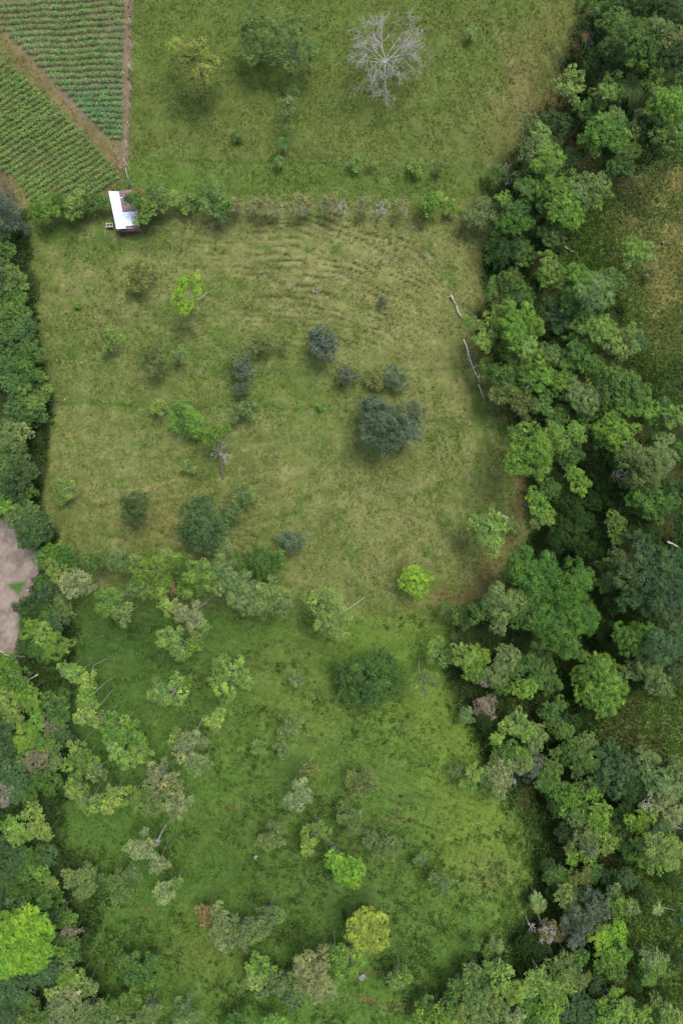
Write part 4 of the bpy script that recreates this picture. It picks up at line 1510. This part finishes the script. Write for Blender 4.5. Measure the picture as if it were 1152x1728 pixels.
# ------------------------------------------------------------------ fallen wood, stones, stump
def log(name, label, pts, rad, twigs=0, seed=0, lift=.15, col=(.5, .48, .42), cat='log'):
    rng = np.random.default_rng(seed); G = [ground_at(*p) for p in pts]; x0, y0, z0 = G[0]; root = empty(name, (x0, y0, z0)); tag(root, label, cat, None)
    P = [np.array([x-x0, y-y0, z-z0+lift]) for x, y, z in G]; P = [q for a_, b_ in zip(P[:-1], P[1:]) for q in (a_, a_*.5+b_*.5+rng.normal(0, .09, 3)*[1, 1, .3])]+[P[-1]]; n = len(P); V, F = tube(P, [rad*(1-.6*i/(n-1))*rng.uniform(.85, 1.15) for i in range(n)], 8); obj('trunk', mesh('trunk', V, F, BARK, smooth=True), root).color = (*col, 1)
    for i in range(twigs):
        k = rng.integers(1, n); a = P[k]; d = rng.normal(0, 1, 3); d[2] = abs(d[2])*.5; d = d/np.linalg.norm(d)*rng.uniform(.5, 1.3)
        V, F = tube([a, a+d*.5+rng.normal(0, .06, 3), a+d], [rad*.4, rad*.3, rad*.15], 5); obj('branch', mesh('branch', V, F, BARK, smooth=True), root).color = (*[c*.9 for c in col], 1)
log('fallen_log', 'long crooked white fallen trunk with broken twigs along the pasture edge', [(781,574),(788,592),(794,612),(797,622),(803,634),(808,641)], .13, 8, 1, .3)
log('fallen_log', 'pale slim trunk running to the little yellow tree at the pasture edge', [(759,499),(764,509),(770,522),(776,533),(782,541)], .12, 1, 21, .5)
log('fallen_log', 'short straight white log just below the crooked fallen trunk', [(806,649),(811,660),(816,673)], .12, 0, 2, .25)
log('fallen_log', 'dead grey-brown log lying on the dark grass inside the gully clearing', [(951,417),(958,422),(966,426),(973,431)], .2, 1, 3, .3, (.3, .26, .23))
log('fallen_branch', 'pale curved fallen branch beside the small blue-grey bushes', [(618,641),(632,642),(645,636),(654,627)], .07, 5, 4, .25, (.36, .33, .24), 'branch')
log('fallen_log', 'pale log on the bare brown plot where trees begin', [(67,978),(64,985),(61,993)], .14, 0, 5, .2)
log('fallen_log', 'thin pale log at the lower end of the bare brown plot', [(-2,1099),(10,1104),(28,1112)], .1, 3, 6, .2, (.45, .4, .34))
log('fallen_branch', 'dead twiggy branch on the bare plot next to the thin pale log', [(20,1110),(30,1106),(44,1108)], .06, 7, 7, .2, (.36, .32, .3), 'branch')
log('fallen_log', 'long thin trunk slanting into the bright trees below the bare plot', [(70,1135),(58,1142),(44,1148)], .13, 0, 8, 1.2, (.45, .42, .36))
log('fallen_log', 'white broken trunk against the pasture corner trees of the wood', [(845,869),(850,872),(856,877)], .15, 0, 9, 1.2, (.5, .5, .5))
log('fallen_log', 'grey log in the dark wood by the huge blue-green tree', [(1121,913),(1130,917),(1140,923)], .2, 0, 10, .8, (.33, .32, .3))
log('standing_dead_trunk', 'white dead trunk leaning among trees above the pale trunk tree', [(846,514),(850,518),(856,523)], .14, 0, 12, 4.0, (.5, .48, .42), 'dead trunk')
log('fallen_log', 'slim pale log on the dark scrub near the lone slender gully-foot tree', [(1106,1526),(1118,1529),(1138,1535)], .08, 1, 13, .5, (.42, .4, .36))
def stone(label, px, py, r, col, cat='rock', name='boulder', seed=0, grp=None):
    import bmesh
    x, y, z = ground_at(px, py); bm = bmesh.new(); bmesh.ops.create_icosphere(bm, subdivisions=3, radius=r)
    for v in bm.verts:
        n = float(noise(np.array([v.co.x*1.6/r+seed*7.1+v.co.z*1.3/r]), np.array([v.co.y*1.6/r+seed*3.3]), seed)[0]); v.co *= .7+.55*n; v.co.z *= .65
    me = bpy.data.meshes.new(name); bm.to_mesh(me); bm.free(); me.materials.append(STONE)
    o = obj(name, me, None, (x, y, z+r*.2)); o.color = (*col, 1); tag(o, label, cat, grp); return o
stone('dark rounded boulder on the slope above a yellow-green tree', 533.5, 1380, .38, (.07, .07, .075), seed=1)
stone('purplish grey boulder touching the elongated lime tree', 562, 1431, .5, (.11, .1, .115), seed=2)
stone('broad brownish grey boulder below the golden round tree', 611, 1648, .5, (.17, .155, .15), seed=3)
stone('flat pale grey boulder in the slope grass left of the elongated lime tree', 432, 1446, .32, (.24, .21, .21), seed=4)
for i, (a, b, r, l) in enumerate(((97,608,.14,'white stone at the hedge end of the pasture stone line'), (138,612,.17,'pair-sized white stone in the middle of the pasture stone line'), (122,610,.1,'tiny white stone between the two larger ones'), (284,421,.1,'single white stone in the grass below the shed'), (110,674,.14,'grey stone on the lower pasture fence by the hedge'),
                               (69,951,.22,'white stone on the right rim of the bare brown plot'), (71,960,.28,'largest white rubble stone on the rim of the bare plot'), (60,973,.16,'small white stone beside the pale log on the bare plot'), (48,996,.2,'flat white stone on the little path of the bare plot'), (34,1032,.18,'white stone under the dark trees of the bare plot'))):
    stone(l, a, b, r*.85, (.36, .34, .31), 'stone', 'stone', 10+i, 'pale stones')
def stump():
    x, y, z = ground_at(1114, 411); root = empty('burnt_stump', (x, y, z)); tag(root, 'black burnt tree stump with a pale cut face in the rank grass', 'stump')
    V, F = tube([[0, .1, -.2], [0, .05, .3], [0, 0, .7]], [.42, .3, .27], 10); obj('trunk', mesh('trunk', V, F, BARK, smooth=True), root).color = (.02, .018, .018, 1)
    V, F = tube([[.05, -.02, .69], [.05, -.02, .74]], [.12, .09], 8); obj('cut_face', mesh('cut_face', V, F, BARK), root).color = (.38, .36, .32, 1)
    for a in (0.4, 2.2, 4.0, 5.3):
        V, F = tube([[0, 0, .15], [math.cos(a)*.5, math.sin(a)*.5, .08], [math.cos(a)*.8, math.sin(a)*.8, -.1]], [.13, .09, .05], 6); obj('root', mesh('root', V, F, BARK, smooth=True), root).color = (.025, .02, .02, 1)
stump()
